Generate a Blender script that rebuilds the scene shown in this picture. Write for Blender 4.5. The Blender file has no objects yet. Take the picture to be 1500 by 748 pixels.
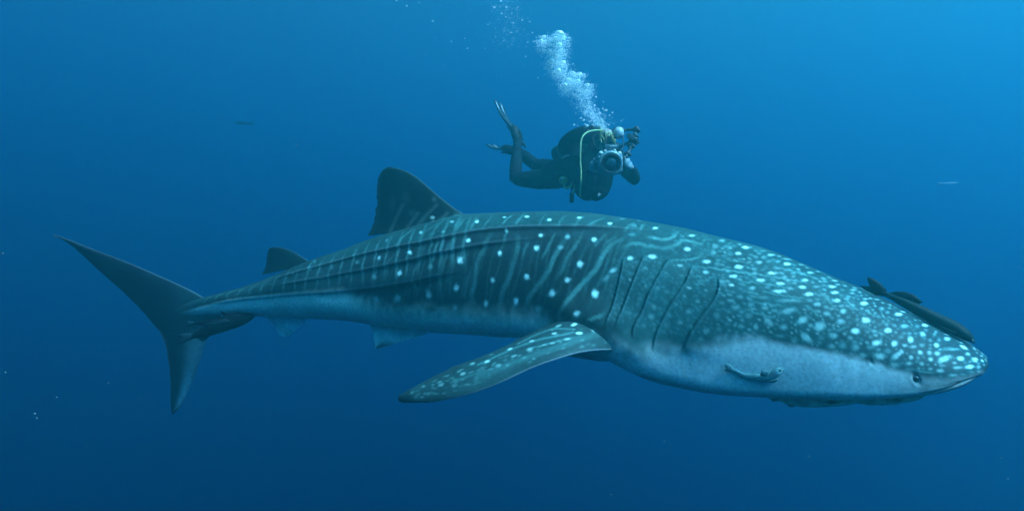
import bpy, bmesh, math, random
import numpy as np
from mathutils import Vector, Matrix

# ------------------------------------------------------------------ camera, world, sun, exposure
scene = bpy.context.scene
COL = scene.collection
PITCH = math.radians(6.0)
F = 1071.0                                   # focal length in photograph pixels (1500 wide)
CAMZ = -13.0                                 # thirteen metres under the sea surface
cam_d = bpy.data.cameras.new('camera')
cam = bpy.data.objects.new('camera', cam_d); COL.objects.link(cam)
cam_d.sensor_fit = 'HORIZONTAL'; cam_d.sensor_width = 36.0; cam_d.lens = 36.0*F/1500.0
cam_d.clip_start = 0.05; cam_d.clip_end = 1000.0
cam.location = (0, 0, CAMZ); cam.rotation_euler = (math.pi/2 + PITCH, 0, 0)
scene.camera = cam
CAM = np.array([0, 0, CAMZ]); RT = np.array([1.0, 0, 0])
FW = np.array([0, math.cos(PITCH), math.sin(PITCH)]); UP = np.array([0, -math.sin(PITCH), math.cos(PITCH)])

SUN_EL, SUN_AZ = math.radians(48), math.radians(123)      # azimuth from +Y (view direction) towards +X
world = bpy.data.worlds.new('World'); scene.world = world; world.use_nodes = True
nt = world.node_tree
sky = nt.nodes.new('ShaderNodeTexSky'); sky.sky_type = 'NISHITA'; sky.sun_disc = False
sky.air_density = 0.2; sky.dust_density = 5.0; sky.ozone_density = 0.0      # a hazy white tropical sky
sky.sun_elevation = SUN_EL; sky.sun_rotation = SUN_AZ
bg = nt.nodes['Background']; bg.inputs['Strength'].default_value = 0.05
nt.links.new(sky.outputs['Color'], bg.inputs['Color'])
sun_d = bpy.data.lights.new('sun', 'SUN'); sun_d.energy = 5.0; sun_d.angle = math.radians(18); sun_d.color = (1.0, 0.97, 0.45)
sun = bpy.data.objects.new('sun', sun_d); COL.objects.link(sun)
sdir = Vector((math.sin(SUN_AZ)*math.cos(SUN_EL), math.cos(SUN_AZ)*math.cos(SUN_EL), math.sin(SUN_EL)))
sun.rotation_euler = sdir.to_track_quat('Z', 'Y').to_euler(); sun.location = sdir*30
vs = scene.view_settings
vs.view_transform = 'Standard'; vs.look = 'None'; vs.gamma = 1.0; vs.use_curve_mapping = False; vs.exposure = 3.86
cy = scene.cycles
cy.max_bounces = 6; cy.diffuse_bounces = 3; cy.glossy_bounces = 2; cy.transmission_bounces = 4; cy.transparent_max_bounces = 16; cy.volume_bounces = 3
cy.use_denoising = True; cy.use_adaptive_sampling = False

# ------------------------------------------------------------------ the sea water: one closed box of even, pale blue volume
SIG_S = np.array([0.0034, 0.0330, 0.0346]); SIG_T = np.array([0.160, 0.125, 0.078]); ANISO = 0.71
def box_mesh(name, lo, hi):
    me = bpy.data.meshes.new(name)
    v = [(x, y, z) for x in (lo[0], hi[0]) for y in (lo[1], hi[1]) for z in (lo[2], hi[2])]
    me.from_pydata(v, [], [(0,1,3,2), (4,6,7,5), (0,4,5,1), (2,3,7,6), (0,2,6,4), (1,5,7,3)]); me.update()
    return me
water = bpy.data.objects.new('water', box_mesh('water', (-130, -90, -90), (130, 150, 0.0))); COL.objects.link(water)
water['kind'] = 'structure'; water['label'] = 'clear deep blue open sea water filling the whole view'; water['category'] = 'water'
wm = bpy.data.materials.new('sea_water'); wm.use_nodes = True
wt = wm.node_tree; wt.nodes.clear()
pv = wt.nodes.new('ShaderNodeVolumePrincipled'); wo = wt.nodes.new('ShaderNodeOutputMaterial')
RHO = 0.2
cc = SIG_S/RHO; ab = (SIG_T - SIG_S)/(RHO*(1 - cc))
pv.inputs['Color'].default_value = (*cc, 1)
pv.inputs['Absorption Color'].default_value = (*((1 - ab)**2), 1)
pv.inputs['Density'].default_value = RHO; pv.inputs['Anisotropy'].default_value = ANISO
wt.links.new(pv.outputs['Volume'], wo.inputs['Volume'])
water.data.materials.append(wm)

# ------------------------------------------------------------------ helpers
def W(px, py, d):
    """world point at photograph position (px, py) and distance d along the view axis"""
    px = np.asarray(px, float); py = np.asarray(py, float); d = np.asarray(d, float)
    return CAM + ((px - 750)/F*d)[..., None]*RT + ((374 - py)/F*d)[..., None]*UP + d[..., None]*FW
def proj(P):
    Q = P - CAM; d = Q@FW
    return 750 + F*(Q@RT)/d, 374 - F*(Q@UP)/d
def smooth(e0, e1, x):
    t = np.clip((x - e0)/(e1 - e0), 0, 1); return t*t*(3 - 2*t)
def pchip(xs, ys, x):
    xs = np.asarray(xs, float); ys = np.asarray(ys, float); x = np.asarray(x, float)
    h = np.diff(xs); dl = np.diff(ys)/h; m = np.zeros_like(ys)
    for k in range(1, len(xs) - 1):
        if dl[k-1]*dl[k] > 0:
            w1, w2 = 2*h[k] + h[k-1], h[k] + 2*h[k-1]
            m[k] = (w1 + w2)/(w1/dl[k-1] + w2/dl[k])
    m[0], m[-1] = dl[0], dl[-1]
    i = np.clip(np.searchsorted(xs, x) - 1, 0, len(h) - 1); t = (x - xs[i])/h[i]
    return ((1+2*t)*(1-t)**2*ys[i] + t*(1-t)**2*h[i]*m[i] + t*t*(3-2*t)*ys[i+1] + t*t*(t-1)*h[i]*m[i+1])
def vnoise(P, seed=0):
    """value noise of points P (n,3), range 0..1"""
    I = np.floor(P).astype(np.int64); f = P - I; f = f*f*(3 - 2*f); out = np.zeros(len(P))
    for dx in (0, 1):
        for dy in (0, 1):
            for dz in (0, 1):
                h = ((I[:,0]+dx)*73856093) ^ ((I[:,1]+dy)*19349663) ^ ((I[:,2]+dz)*83492791) ^ (seed*2654435761)
                h = (h ^ (h >> 13))*1274126177; h = (h ^ (h >> 16)) & 0xffff
                out += h/65535.0*(f[:,0] if dx else 1-f[:,0])*(f[:,1] if dy else 1-f[:,1])*(f[:,2] if dz else 1-f[:,2])
    return out
def fast_mesh(name, V, quads, cols=None, smooth_on=True):
    me = bpy.data.meshes.new(name); V = np.asarray(V, np.float32); quads = np.asarray(quads, np.int32); n = len(quads); k = quads.shape[1]
    me.vertices.add(len(V)); me.vertices.foreach_set('co', V.ravel())
    me.loops.add(n*k); me.loops.foreach_set('vertex_index', quads.ravel())
    me.polygons.add(n); me.polygons.foreach_set('loop_start', np.arange(0, n*k, k, dtype=np.int32))
    me.update(calc_edges=True); me.validate()
    me.polygons.foreach_set('use_smooth', np.full(len(me.polygons), smooth_on, bool))
    if cols is not None:
        a = me.attributes.new('skin', 'FLOAT_COLOR', 'POINT')
        a.data.foreach_set('color', np.c_[cols, np.ones(len(V))].astype(np.float32).ravel())
    return me
def new_obj(name, me, mat, parent=None):
    o = bpy.data.objects.new(name, me); COL.objects.link(o); o.parent = parent
    if mat is not None: me.materials.append(mat)
    return o
def tag(o, label, cat, group=None, kind=None):
    o['label'] = label; o['category'] = cat
    if group: o['group'] = group
    if kind: o['kind'] = kind
    return o
def skin_mat(name, rough=0.45, spec=0.2, bump=0.15, scale=220.0, mottle=0.30, mscale=60.0):
    m = bpy.data.materials.new(name); m.use_nodes = True; t = m.node_tree; b = t.nodes['Principled BSDF']
    b.inputs['Roughness'].default_value = rough; b.inputs['Specular IOR Level'].default_value = spec
    at = t.nodes.new('ShaderNodeAttribute'); at.attribute_name = 'skin'
    tc = t.nodes.new('ShaderNodeTexCoord')
    n1 = t.nodes.new('ShaderNodeTexNoise'); n1.inputs['Scale'].default_value = mscale; n1.inputs['Detail'].default_value = 6; n1.inputs['Roughness'].default_value = 0.65
    t.links.new(tc.outputs['Object'], n1.inputs['Vector'])
    mr = t.nodes.new('ShaderNodeMapRange'); mr.inputs['From Min'].default_value = 0.3; mr.inputs['From Max'].default_value = 0.7
    mr.inputs['To Min'].default_value = 1 - mottle; mr.inputs['To Max'].default_value = 1 + mottle*0.6
    t.links.new(n1.outputs['Fac'], mr.inputs['Value'])
    vm = t.nodes.new('ShaderNodeVectorMath'); vm.operation = 'SCALE'
    t.links.new(at.outputs['Color'], vm.inputs[0]); t.links.new(mr.outputs['Result'], vm.inputs['Scale'])
    t.links.new(vm.outputs['Vector'], b.inputs['Base Color'])
    n2 = t.nodes.new('ShaderNodeTexNoise'); n2.inputs['Scale'].default_value = scale; n2.inputs['Detail'].default_value = 3
    t.links.new(tc.outputs['Object'], n2.inputs['Vector'])
    bp = t.nodes.new('ShaderNodeBump'); bp.inputs['Strength'].default_value = bump; bp.inputs['Distance'].default_value = 0.004
    t.links.new(n2.outputs['Fac'], bp.inputs['Height']); t.links.new(bp.outputs['Normal'], b.inputs['Normal'])
    return m
def grid_quads(NI, NJ, base=0, close=True):
    i, j = np.meshgrid(np.arange(NI - 1), np.arange(NJ if close else NJ - 1), indexing='ij')
    j2 = (j + 1) % NJ
    return (base + np.stack([i*NJ + j, i*NJ + j2, (i+1)*NJ + j2, (i+1)*NJ + j], -1)).reshape(-1, 4)

# ------------------------------------------------------------------ whale shark: one continuous lofted body
# distance of the spine from the camera, and the profile read off the photograph
D_X = [40, 80, 200, 300, 400, 500, 700, 900, 1150, 1300, 1450]
D_V = [5.30, 5.30, 5.26, 5.18, 5.03, 4.82, 4.42, 4.08, 3.74, 3.54, 3.32]
depth = lambda x: pchip(D_X, D_V, x)
TOP = [(246,452),(270,443),(300,434),(355,419),(386,408),(448,382),(498,366),(540,350),(600,332),(640,321),(675,313),(700,312),(760,310),(820,309),(860,311),(900,316),(950,324),(1000,332.5),(1054,346),(1102,357),(1140,369),(1180,386),(1217,402),(1258,418),(1300,438),(1350,464),(1390,484),(1415,497),(1430,507),(1439,517),(1445,525),(1448,533)]
BOT = [(246,462),(270,464),(300,462),(340,462),(374,463),(451,466.5),(498,469),(540,474.5),(600,482),(650,488),(700,491),(747,495),(800,503),(850,514),(890,529),(925,546),(950,557),(1000,569.5),(1050,577.5),(1100,581.5),(1150,583.5),(1250,584),(1310,582.5),(1345,580),(1380,575),(1405,568.5),(1422,561),(1433,553),(1441,546.5),(1445,541),(1448,535)]
HW = [(246,.012),(270,.03),(300,.06),(340,.095),(400,.15),(500,.23),(600,.31),(700,.37),(800,.41),(900,.44),(1000,.455),(1100,.46),(1200,.46),(1300,.44),(1360,.41),(1400,.365),(1425,.29),(1438,.21),(1445,.12),(1448,.03)]
MID = [(246,.5),(300,.45),(400,.42),(540,.68),(700,.74),(900,.80),(1050,.86),(1300,.88),(1400,.80),(1430,.62),(1448,.5)]   # height of the widest point
EXP = [(246,2.0),(400,2.1),(700,2.15),(1000,2.2),(1300,2.25),(1448,2.2)]
NI, NJ = 1250, 400
u = np.linspace(0, 1, NI)
xs = 246 + (1448 - 246)*u
tail_end = smooth(1380, 1448, xs)                     # denser stations towards the blunt snout
xs = np.interp(u, np.linspace(0, 1, 2000), 246 + 1202*(1 - (1 - np.linspace(0, 1, 2000)**1.0)**1.18))
pc = lambda T, x: pchip([a for a, _ in T], [b for _, b in T], x)
top, bot, hw, midf, ex = pc(TOP, xs), pc(BOT, xs), pc(HW, xs), pc(MID, xs), pc(EXP, xs)
dd = depth(xs)
EXL = [(246,2.0),(400,2.2),(600,2.6),(850,3.2),(1000,4.0),(1300,4.0),(1370,3.2),(1420,2.3),(1448,2.2)]      # the belly is flatter than the back
exl = pc(EXL, xs)
def rings(top, bot, nj):
    cyp = top + (bot - top)*midf
    Cc = W(xs, cyp, dd); hu = (cyp - top)/F*dd; hd = (bot - cyp)/F*dd
    tang = np.gradient(Cc, axis=0)
    for _ in range(30): tang[1:-1] = (tang[:-2] + tang[1:-1]*2 + tang[2:])/4
    tang -= (tang@UP)[:, None]*UP; tang /= np.linalg.norm(tang, axis=1)[:, None]
    LAT = np.cross(tang, UP); LAT *= np.where((LAT@FW) > 0, -1, 1)[:, None]        # sideways, towards the camera side
    th = 2*np.pi*np.arange(nj)/nj; ct, st_ = np.cos(th), np.sin(th)
    e2 = 2/np.where(ct[None] > 0, ex[:, None], exl[:, None])
    cS = np.sign(ct)[None]*np.abs(ct)[None]**e2; sS = np.sign(st_)[None]*np.abs(st_)[None]**e2
    return Cc, LAT, Cc[:, None] + LAT[:, None]*(hw[:, None]*sS)[..., None] + UP*(np.where(cS > 0, hu[:, None], hd[:, None])*cS)[..., None]
top0, bot0 = top.copy(), bot.copy()
for _ in range(5):                                   # let the swollen sides end where the photographed outline ends
    _, _, V = rings(top, bot, 96); X_, Y_ = proj(V); X_, Y_ = X_.ravel(), Y_.ravel(); cols = np.arange(262, 1436, 6.0)
    bn = np.digitize(X_, cols - 3); lo = np.array([Y_[bn == k + 1].min() for k in range(len(cols))]); hi = np.array([Y_[bn == k + 1].max() for k in range(len(cols))])
    e_t = np.interp(xs, cols, np.interp(cols, xs, top0) - lo); e_b = np.interp(xs, cols, np.interp(cols, xs, bot0) - hi)
    kk = np.ones(41)/41; sm = lambda e: np.convolve(np.r_[np.full(20, e[0]), e, np.full(20, e[-1])], kk, 'valid')
    fade = 1 - smooth(1428, 1446, xs)
    top = top + .8*sm(e_t)*fade; bot = np.maximum(bot + .8*sm(e_b)*fade, top + 2)
Cc, LAT, V = rings(top, bot, NJ)
S = np.r_[0, np.cumsum(np.linalg.norm(np.diff(Cc, axis=0), axis=1))]
seg = np.linalg.norm(V - np.roll(V, 1, axis=1), axis=2)
G = np.cumsum(seg, axis=1) - seg[:, :1]
G = np.where(np.arange(NJ)[None] > NJ//2, G - seg.sum(1)[:, None], G)           # signed girth from the back's midline, + is the camera side
GN = np.abs(G)
def normals(V):
    a = np.gradient(V, axis=0); b = np.roll(V, -1, axis=1) - np.roll(V, 1, axis=1)
    n = np.cross(b, a); n /= np.linalg.norm(n, axis=2)[..., None] + 1e-12
    return n
N0 = normals(V)
if ((N0[NI//2, NJ//4])@LAT[NI//2]) < 0: N0 = -N0
PX, PY = proj(V)
vis = (np.einsum('ijk,ijk->ij', N0, V - CAM) < 0) & (np.arange(NJ)[None] <= NJ//2 + 30)
step_i = np.maximum(np.linalg.norm(np.gradient(V, axis=0), axis=2), 2e-4)
from mathutils.kdtree import KDTree
_idx = np.flatnonzero(vis.ravel()); _kd = KDTree(len(_idx)); _px, _py = PX.ravel()[_idx], PY.ravel()[_idx]
for _k in range(len(_idx)): _kd.insert((_px[_k], _py[_k], 0), _k)
_kd.balance()
def find(px, py):
    k = int(_idx[_kd.find((px, py, 0))[1]]); return k//NJ, k % NJ
def win(i, j, rs, rg):
    gi = max(2, int(rs/step_i[i, j]) + 2); gj = max(2, int(rg/max(seg[i, j], 1e-4)) + 2)
    I = np.arange(max(0, i - gi), min(NI, i + gi + 1)); J = np.arange(j - gj, j + gj + 1)
    return I, J
def put(mask, I, J, val):
    for K in (J % NJ, (-J) % NJ):                    # the flank we see and its mirror image
        ix = np.ix_(I, K); mask[ix] = np.maximum(mask[ix], val)
_P = np.stack([np.repeat(S, NJ), GN.ravel(), np.zeros(NI*NJ)], 1)
WOB = ((vnoise(_P*np.array([48, 48, 1]) + 3.3, 41) - .5) + .7*(vnoise(_P*np.array([110, 110, 1]) + 3.3, 42) - .5)).reshape(NI, NJ)
GRAIN = (.55*vnoise(_P*np.array([70, 95, 1]) + 8.1, 43) + .45*vnoise(_P*np.array([170, 190, 1]) + 8.1, 44)).reshape(NI, NJ)
def spot(mask, px, py, a, b, v, ang=0.0, soft=0.6):
    i, j = find(px, py); p = V[i, j]; n = N0[i, j]
    vw = p - CAM; dist = vw@FW; vw = vw/np.linalg.norm(vw)
    e2 = vw - (vw@n)*n; e2 /= np.linalg.norm(e2) + 1e-9; e1 = np.cross(n, e2)            # tangent frame: e2 runs away from the eye
    c2 = max(abs(n@vw), .33)
    u1 = np.array([e1@RT, -(e1@UP)]); u1 /= np.linalg.norm(u1) + 1e-9; u2 = np.array([-u1[1], u1[0]])
    if u2@np.array([e2@RT, -(e2@UP)]) < 0: u2 = -u2
    r = 1.75*max(a, b)*dist/F/c2
    I, J = win(i, j, r, r); D = V[np.ix_(I, J % NJ)] - p; k = F/dist
    d1, d2, d3 = D@e1*k, D@e2*k*c2, D@n*k
    x = u1[0]*d1 + u2[0]*d2; y = u1[1]*d1 + u2[1]*d2
    c, s = math.cos(math.radians(ang)), math.sin(math.radians(ang))
    q = np.sqrt(((c*x + s*y)/a)**2 + ((-s*x + c*y)/b)**2 + (d3/(3*max(a, b)))**2)
    q = q*(1 + .55*WOB[np.ix_(I, J % NJ)])
    put(mask, I, J, v*(1 - smooth(1 - soft, 1 + soft, q)))
def trace(pts, step=2.0):
    P = np.array(pts, float); L = np.r_[0, np.cumsum(np.hypot(*np.diff(P, axis=0).T))]
    n = max(3, int(L[-1]/step)); t = np.linspace(0, L[-1], n)
    sx, sy = pchip(L, P[:,0], t), pchip(L, P[:,1], t)
    return list(zip(sx, sy)), t/L[-1]
def stripe(mask, pts, wpx, v, fade=True, soft=0.45):
    Q, t = trace(pts, 1.6)
    for (x, y), tt in zip(Q, t):
        i, j = find(x, y); w = wpx*dd[i]/F; I, J = win(i, j, 1.7*w, 1.7*w)
        q = np.linalg.norm(V[np.ix_(I, J % NJ)] - V[i, j], axis=2)/w
        f = min(1.0, 4*tt + .2, 4*(1-tt) + .2) if fade else 1.0
        put(mask, I, J, v*f*(1 - smooth(1 - soft, 1 + soft, q)))
# x, y, half length, half height, brightness (photograph pixels)
SPOTS = '''960 334 3.6 1.8 1;1014 344.5 5 2 .8;1057 351.5 6 2.5 .6;1048 360 5 4 .45;1045 370 4.5 4.5 .45;1007.5 364.5 5 3 1;956 376 5.5 3.2 1;1036 383.5 6 2.6 1;996 390 4 2 .8;1035 399 4.6 2.5 .8;1009.5 423 3.5 2 .8;1034 425.5 4 2 .45;1003 433 3.5 2.5 .45;1022 441 4 3 .5;1009 456 4 3.5 .5;991 447 3 3 .4;997 471 4 4 .5;959 449 4 4 .45;954 465 4.5 4.5 .5;981 461 4 4 .35;976 400 4 2 .35;998 404.5 3.5 2 .35;983 413 3.5 2 .3;963 423 3.5 2.5 .35;977 428.5 4 2.5 .35;975 442 3.5 3 .25
1082 371 5 2.5 1;1094 362 6 2.2 .95;1082 390.5 6 2.5 1;1073 404.5 6.5 2.1 1;1072 417 4.5 2.1 .9;1118.5 376 5 2.5 .45;1129.5 372.5 6.5 2.2 .7;1112 384 6 2.5 .75;1130.5 400 8 2.1 1;1114.5 410.5 7 2.1 1;1142 415 7.5 2.1 1;1102.5 422 5.5 2.5 .75;1140.5 425.5 9 2.3 .95;1153 386 6 2.2 .9;1152.5 378.5 7 1.8 .6;1174 387 5 1.8 .6;1198.6 397 5 1.8 .6;1187.6 399 6 2 .7;1138.5 392.5 7 1.6 .4;1179 410.6 6 2.1 .9;1174.6 420 6.5 2.2 1;1196 419.6 5.5 2 .5;1219.7 419.6 6 2.1 .9;1222.7 428 5.5 2.3 1;1184.6 431 7 2.4 1;1226.7 439.7 6 3 1;1222.7 410.5 5.5 1.8 .8;1226.7 416 4.5 1.5 .6;1196.6 446 6 3.1 .75;1085 435 5.5 2.6 .55;1118.4 436 9 2.5 .5;1156 441 20 2.6 .5;1058 444 5 3 .35;1078 449 7 3.5 .55;1100 446 5 3 .45;1120 452 5.5 3 .6;1050 461 5 4 .4;1098 462 5 4 .5;1211 459 6.5 4 .6;1234.7 456 5 4.4 .75;1230.7 471 5.5 4 .65;1148 478 6.5 4.2 .5
978 478 4.5 4.5 .3;1035 485 5 4.5 .45;1028 495 4 4 .4;1053 483 5 4 .3;1065 475 5 4 .3;1065 490 4 4 .3;1078 492 4 4 .35;1052 495 4 4 .3;1086 478 5 3.5 .5;1107 479 4.5 4 .55;1164 500 5 4 .45;1220.7 492 7 4.5 .6;1217.7 507 6 4.5 .5;1245 494 4.5 3 .5;1203 495 5 4 .35;1235 506 6 5 .35;1142 492 10 3 .35;1118 495 9 4 .3
1265.3 444.6 6 3.1 1;1250 424.5 5 1.8 .7;1248 428.7 4 1.8 .6;1252 421 4 1.5 .6;1268 438 4 1.3 .7;1275 436.5 4 1.2 .7;1284 438 4 1.3 .7;1268.3 468 6 4 1;1252 485 6.5 4.6 .95;1301.4 483.7 6 3.6 .95;1316.4 460 6 2.6 1;1322.4 455.8 5 1.6 .8;1291.4 451.6 4 3 .5;1325.4 478 6 3.2 .65;1343.5 478 4 3 .35;1355.5 476 5 2.6 1;1356.5 470 4 1.4 .7;1351.5 489 4 4 .85;1333.5 497.7 4 4.6 .9;1319.4 494 4 2.5 .45;1310.4 503 5 4.5 .9;1284.7 501.7 7 4.6 .95;1275 509 7 3 .4;1253 509 6 6 .5;1263 520 8 4 .55;1288.4 522.4 8.5 5 .75;1300 513 6 4 .35;1324.4 506 4 2.6 .6;1337.5 508 5 2.6 .65;1347.5 516 4 3.6 .85;1334.5 523 3.5 3.5 .7;1351.5 505 5 3 .5;1361.5 516 3.5 3 .65;1371.6 505.7 4 4 .95;1362.5 498 3 3 .4;1375.6 498 3 3 .4;1387.6 496 5 3.2 .95;1373.6 517.7 4.5 3 .75;1378.6 483 5 1.6 .6;1417.7 518 4 2.5 .75;1426.7 511 4 1.8 .7;1407.7 524 5 3.5 .95;1428.7 526 4 3.5 .9;1437.7 521 3 2.2 .7;1444 527 2.6 3 .6;1363.5 526 4 3.2 .8;1387 490 5 1.4 .6
1310.4 534.6 7 4 .55;1332 532.6 5 3 .7;1350.5 532 4 3 .6;1342.5 530 3 2.5 .4;1362.5 540 4 2.5 .55;1344.5 525 3 2.5 .5;1377.6 542.6 6 2.5 .65;1380.6 535 6 2 .4;1398.6 531 4 2.5 .6;1403.6 538 8 2.5 .6;1421.7 536.6 6 3 .9;1433.7 537 3 3 .6;1395.6 549 6 2.2 .5;1410.7 548 5 2 .35;1377.6 550.6 4 2 .3;1423.7 544 5 2 .35;1333.5 540 7 2.5 .3;1438.8 528 3 2.5 .8;1395 511 12 1.8 .5
739 318 3 1.5 .8;772.6 317.4 3.4 1.7 1;805.3 322.5 3.4 2.1 1;849.4 318.4 3.4 1.7 .9;893 328.5 3.6 1.9 1;912 320.5 3 1.6 .45;936 323 3 1.6 .35;928.6 331 4 2 .4;741.5 337 2.2 3 .75;792 344.7 3.2 2.7 .95;785.6 362.8 3.7 4.1 1;731.7 370.6 3.7 4.2 1;831.3 346 4 3.5 .6;820.3 362.8 4 3.5 .6;870.4 350.5 4.2 3.4 1;848.8 386.6 4.4 4.6 1;831.7 409 4.3 3.9 1;771.8 406.3 3.7 4.4 1;721.5 410.7 3.4 4.3 .95;756 440 3.7 6 .95;711.4 444 3.2 5.5 .9;810 430.3 4.9 5.3 1;872.8 431.3 5.1 5.5 1;922.6 377.6 4.6 3.1 1;926.6 342.7 4 3 .35;945.6 393 4 2 .5;945.6 420 3.2 3 .4;963.7 422.7 4 2 .4;922.6 410 2.2 2 .6;915.6 396.6 4 2 .25;954.7 405 4 2 .3;938.6 438 3.5 3 .25;789.8 452.7 5 5.5 .5;850.4 459.7 5 4.5 .9;922 458.8 4 3.5 .3;943.6 476.8 4.5 3.5 .3
633.5 318.4 3 2.2 .9;661.5 324.7 3 2 .8;672 313 3.5 1.4 .7;699 325 2.9 2.8 1;650.5 341 3 2.5 .45;567 352 2.2 3 .4;686 352.7 3.4 3.6 1;600.8 370 2.8 3.5 1;555.7 376.8 2.6 3.5 .75;522.8 384.6 2.5 3 .45;674 381 4.1 4.9 1;631 389.6 3.5 5 .5;586.4 400.9 3.4 4.5 .95;548.3 404.7 3 4 .45;668.6 421 3.7 5.2 .95;628 430.7 3.8 7 .8;582.3 436.8 5 6 .6;550.9 438.8 4 5 .5;667 450 3.6 4.5 .6;454 394 2 3 .4;486 391 2 3 .3;461 383 2 3 .3;395 405.6 2 1.6 .5;616.8 340.7 2.4 3 .8;430 401 1.8 2.6 .35;508 404 2.2 3 .3'''
SPOTS_A = [(1154,454,12,4,.5,-15),(1175,468,9,5,.6,-30),(1126,471,7,5,.5,45),(1201.6,478,7.5,6,.6,-50),(1182,494,10,5,.55,45),(1314.4,520,9,3.5,.65,-40),(1369.6,487,6,2,.4,-60),
           (1411.7,508,5,2.6,.95,30),(1383.6,525.4,9,4,.7,-25),(897.5,396,5,2.6,.75,-30),(887.5,408,7,3,.4,-45)]
PALE = [(1094,496,5,4,.5),(1133,503,8,3,.5),(1168.6,512,7,4,.6),(1192.6,514,8,3.2,.7),(1215,521,7,3,.6),(1234,522.6,6,4,.6),(1078,493,5,4,.3)]
STRIPES = [(3.4,.36,[(831,346),(820,363),(810,380),(804,396),(788,418),(774,438),(770,452)]),(2.0,.22,[(814,340),(806,354),(800,368),(792,380)]),(2.6,.24,[(854,338),(844,358),(830,378),(824,394),(812,412)]),
 (3.2,.42,[(912,350),(896,358),(884,372),(876,390),(860,408),(844,428),(830,448),(822,464)]),(3.4,.30,[(759,345),(758,366),(752,384),(746,406),(736,428),(732,449),(734,462)]),
 (3.2,.30,[(720,340),(711,360),(701,380),(697,396),(695,416),(691,432),(697,452)]),(2.6,.22,[(663,348),(655,368),(650,390),(645,412),(647,440)]),(2.2,.3,[(642,352),(638,368),(632,386)]),
 (2.6,.2,[(622,358),(614,384),(606,404),(608,432)]),(2.4,.2,[(578,372),(568,388),(566,412)]),(2.2,.2,[(556,378),(550,400),(549,424)]),(2.0,.25,[(680,360),(672,380)]),(2.2,.18,[(690,395),(684,415),(680,440)]),
 (2.2,.18,[(742,338),(738,356),(728,370)]),(2.0,.2,[(775,352),(768,368),(764,384)]),(2.4,.2,[(903,345),(893,352),(884,358)]),(2.4,.22,[(890,340),(880,350),(870,362)]),
 (3.0,.45,[(948,346),(970,350),(986,347),(992,338)]),(2.6,.40,[(912,362),(930,356),(950,360),(972,363),(990,358),(1002,351),(1026,356),(1036,349)]),
 (1.4,.55,[(983,381),(1008,380),(1028,374)]),(1.2,.55,[(1018,389.5),(1062,395),(1102,401),(1142,407),(1184,415)]),(1.6,.45,[(1061,378),(1075,382),(1092,384)]),(1.2,.4,[(1078,411),(1120,416),(1166,424)]),
 (1.2,.45,[(1132,390),(1176,401),(1206,411)]),(1.2,.38,[(1116,427),(1150,433),(1186,438)]),(1.6,.35,[(1100,441),(1130,446),(1150,448)]),(1.6,.35,[(1064,367),(1070,360),(1080,358)]),(1.2,.35,[(1150,373),(1176,384),(1200,396),(1212,404)]),
 (1.2,.35,[(1090,357),(1110,364),(1130,369)]),(1.8,.4,[(1248,466),(1262,476),(1280,484),(1298,493)]),(1.8,.4,[(1243,431),(1242,440),(1248,447),(1256,454)]),(1.8,.32,[(1200,428),(1212,437),(1220,448)]),
 (1.5,.35,[(1290,455),(1295,465),(1306,471)]),(1.5,.6,[(1258,419),(1268,425),(1280,431)]),(1.4,.4,[(1270,452),(1276,460),(1284,464)]),(1.3,.3,[(1300,446),(1308,452),(1312,450)]),(1.4,.35,[(1330,470),(1336,476),(1334,482)]),
 (1.6,.3,[(1240,478),(1228,484),(1216,482)]),(1.5,.3,[(1180,447),(1192,456),(1200,464)]),(1.5,.35,[(1070,440),(1078,444)]),(1.6,.4,[(1086,455),(1096,453),(1110,460),(1128,462),(1140,466)]),(1.4,.3,[(1290,474),(1300,473),(1310,476)]),
 (1.2,.4,[(1376,511),(1392,508),(1408,513)]),(1.2,.35,[(1340,541),(1354,545),(1368,546)]),(1.0,.35,[(1398,500),(1412,503),(1424,507)]),(1.0,.3,[(1040,406),(1036,411),(1020,412)]),(1.0,.35,[(1014,405),(1030,407)]),(1.0,.3,[(1016,416),(1034,417)]),
 (2.2,.35,[(889,458),(880,464),(866,468)])]
for k, x0 in enumerate(np.arange(306, 690, 16.5)):                          # short slanted bars along the back, down to the lower keel
    yt = float(pc(TOP, x0)); yk = float(np.interp(x0, [300,330,450,560,660,690], [447,440,429,420,400,394]))
    w = 1.6 + 1.1*(x0 - 300)/400
    STRIPES.append((w*(0.8 + 0.35*((k*7) % 5)/5), .27 + .10*((k*3) % 4)/3, [(x0 + 5, yt + 2), (x0 - 3, yt + (yk-yt)*.35), (x0 - 6, yt + (yk-yt)*.65), (x0 - 8 + (k % 3)*2, yk - 3)]))
_r = random.Random(77)
for x0 in np.arange(560, 905, 11.5):                                          # thin broken bars between the bold ones
    x0 = x0 + _r.uniform(-3, 3); lean = 4 + 30*(x0 - 560)/340
    y0 = float(np.interp(x0 + lean, [560,700,780,850,980], [372,345,338,336,340])) + _r.uniform(0, 6); y1 = float(np.interp(x0, [560,640,780,860], [440,452,460,448])) + _r.uniform(-14, 4)
    p = []
    for q in np.linspace(0, 1, 7): p.append((x0 + lean*(1 - q)**1.3 - 4*q + 2.2*math.sin(5.5*q + x0), y0 + (y1 - y0)*q))
    STRIPES.append((_r.uniform(1.2, 2.2), _r.uniform(.06, .13), p))
for k, (xa, ya, xb, yb) in enumerate([(722,313,708,337),(752,312,736,330),(768,311,756,331),(830,311,818,332),(856,313,842,333),(884,317,862,332),(905,320,890,335),(930,324,915,338),(945,326,938,338),(682,316,668,342),(656,312,628,350),(700,314,690,338),(800,311,790,332),(968,328,962,336),(606,332,580,360),(640,325,612,352)]):
    STRIPES.append((1.6 + .5*(k % 3), .26 + .05*(k % 2), [(xa, ya + 2), ((xa+xb)/2 - 1, (ya+yb)/2), (xb, yb)]))

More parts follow.
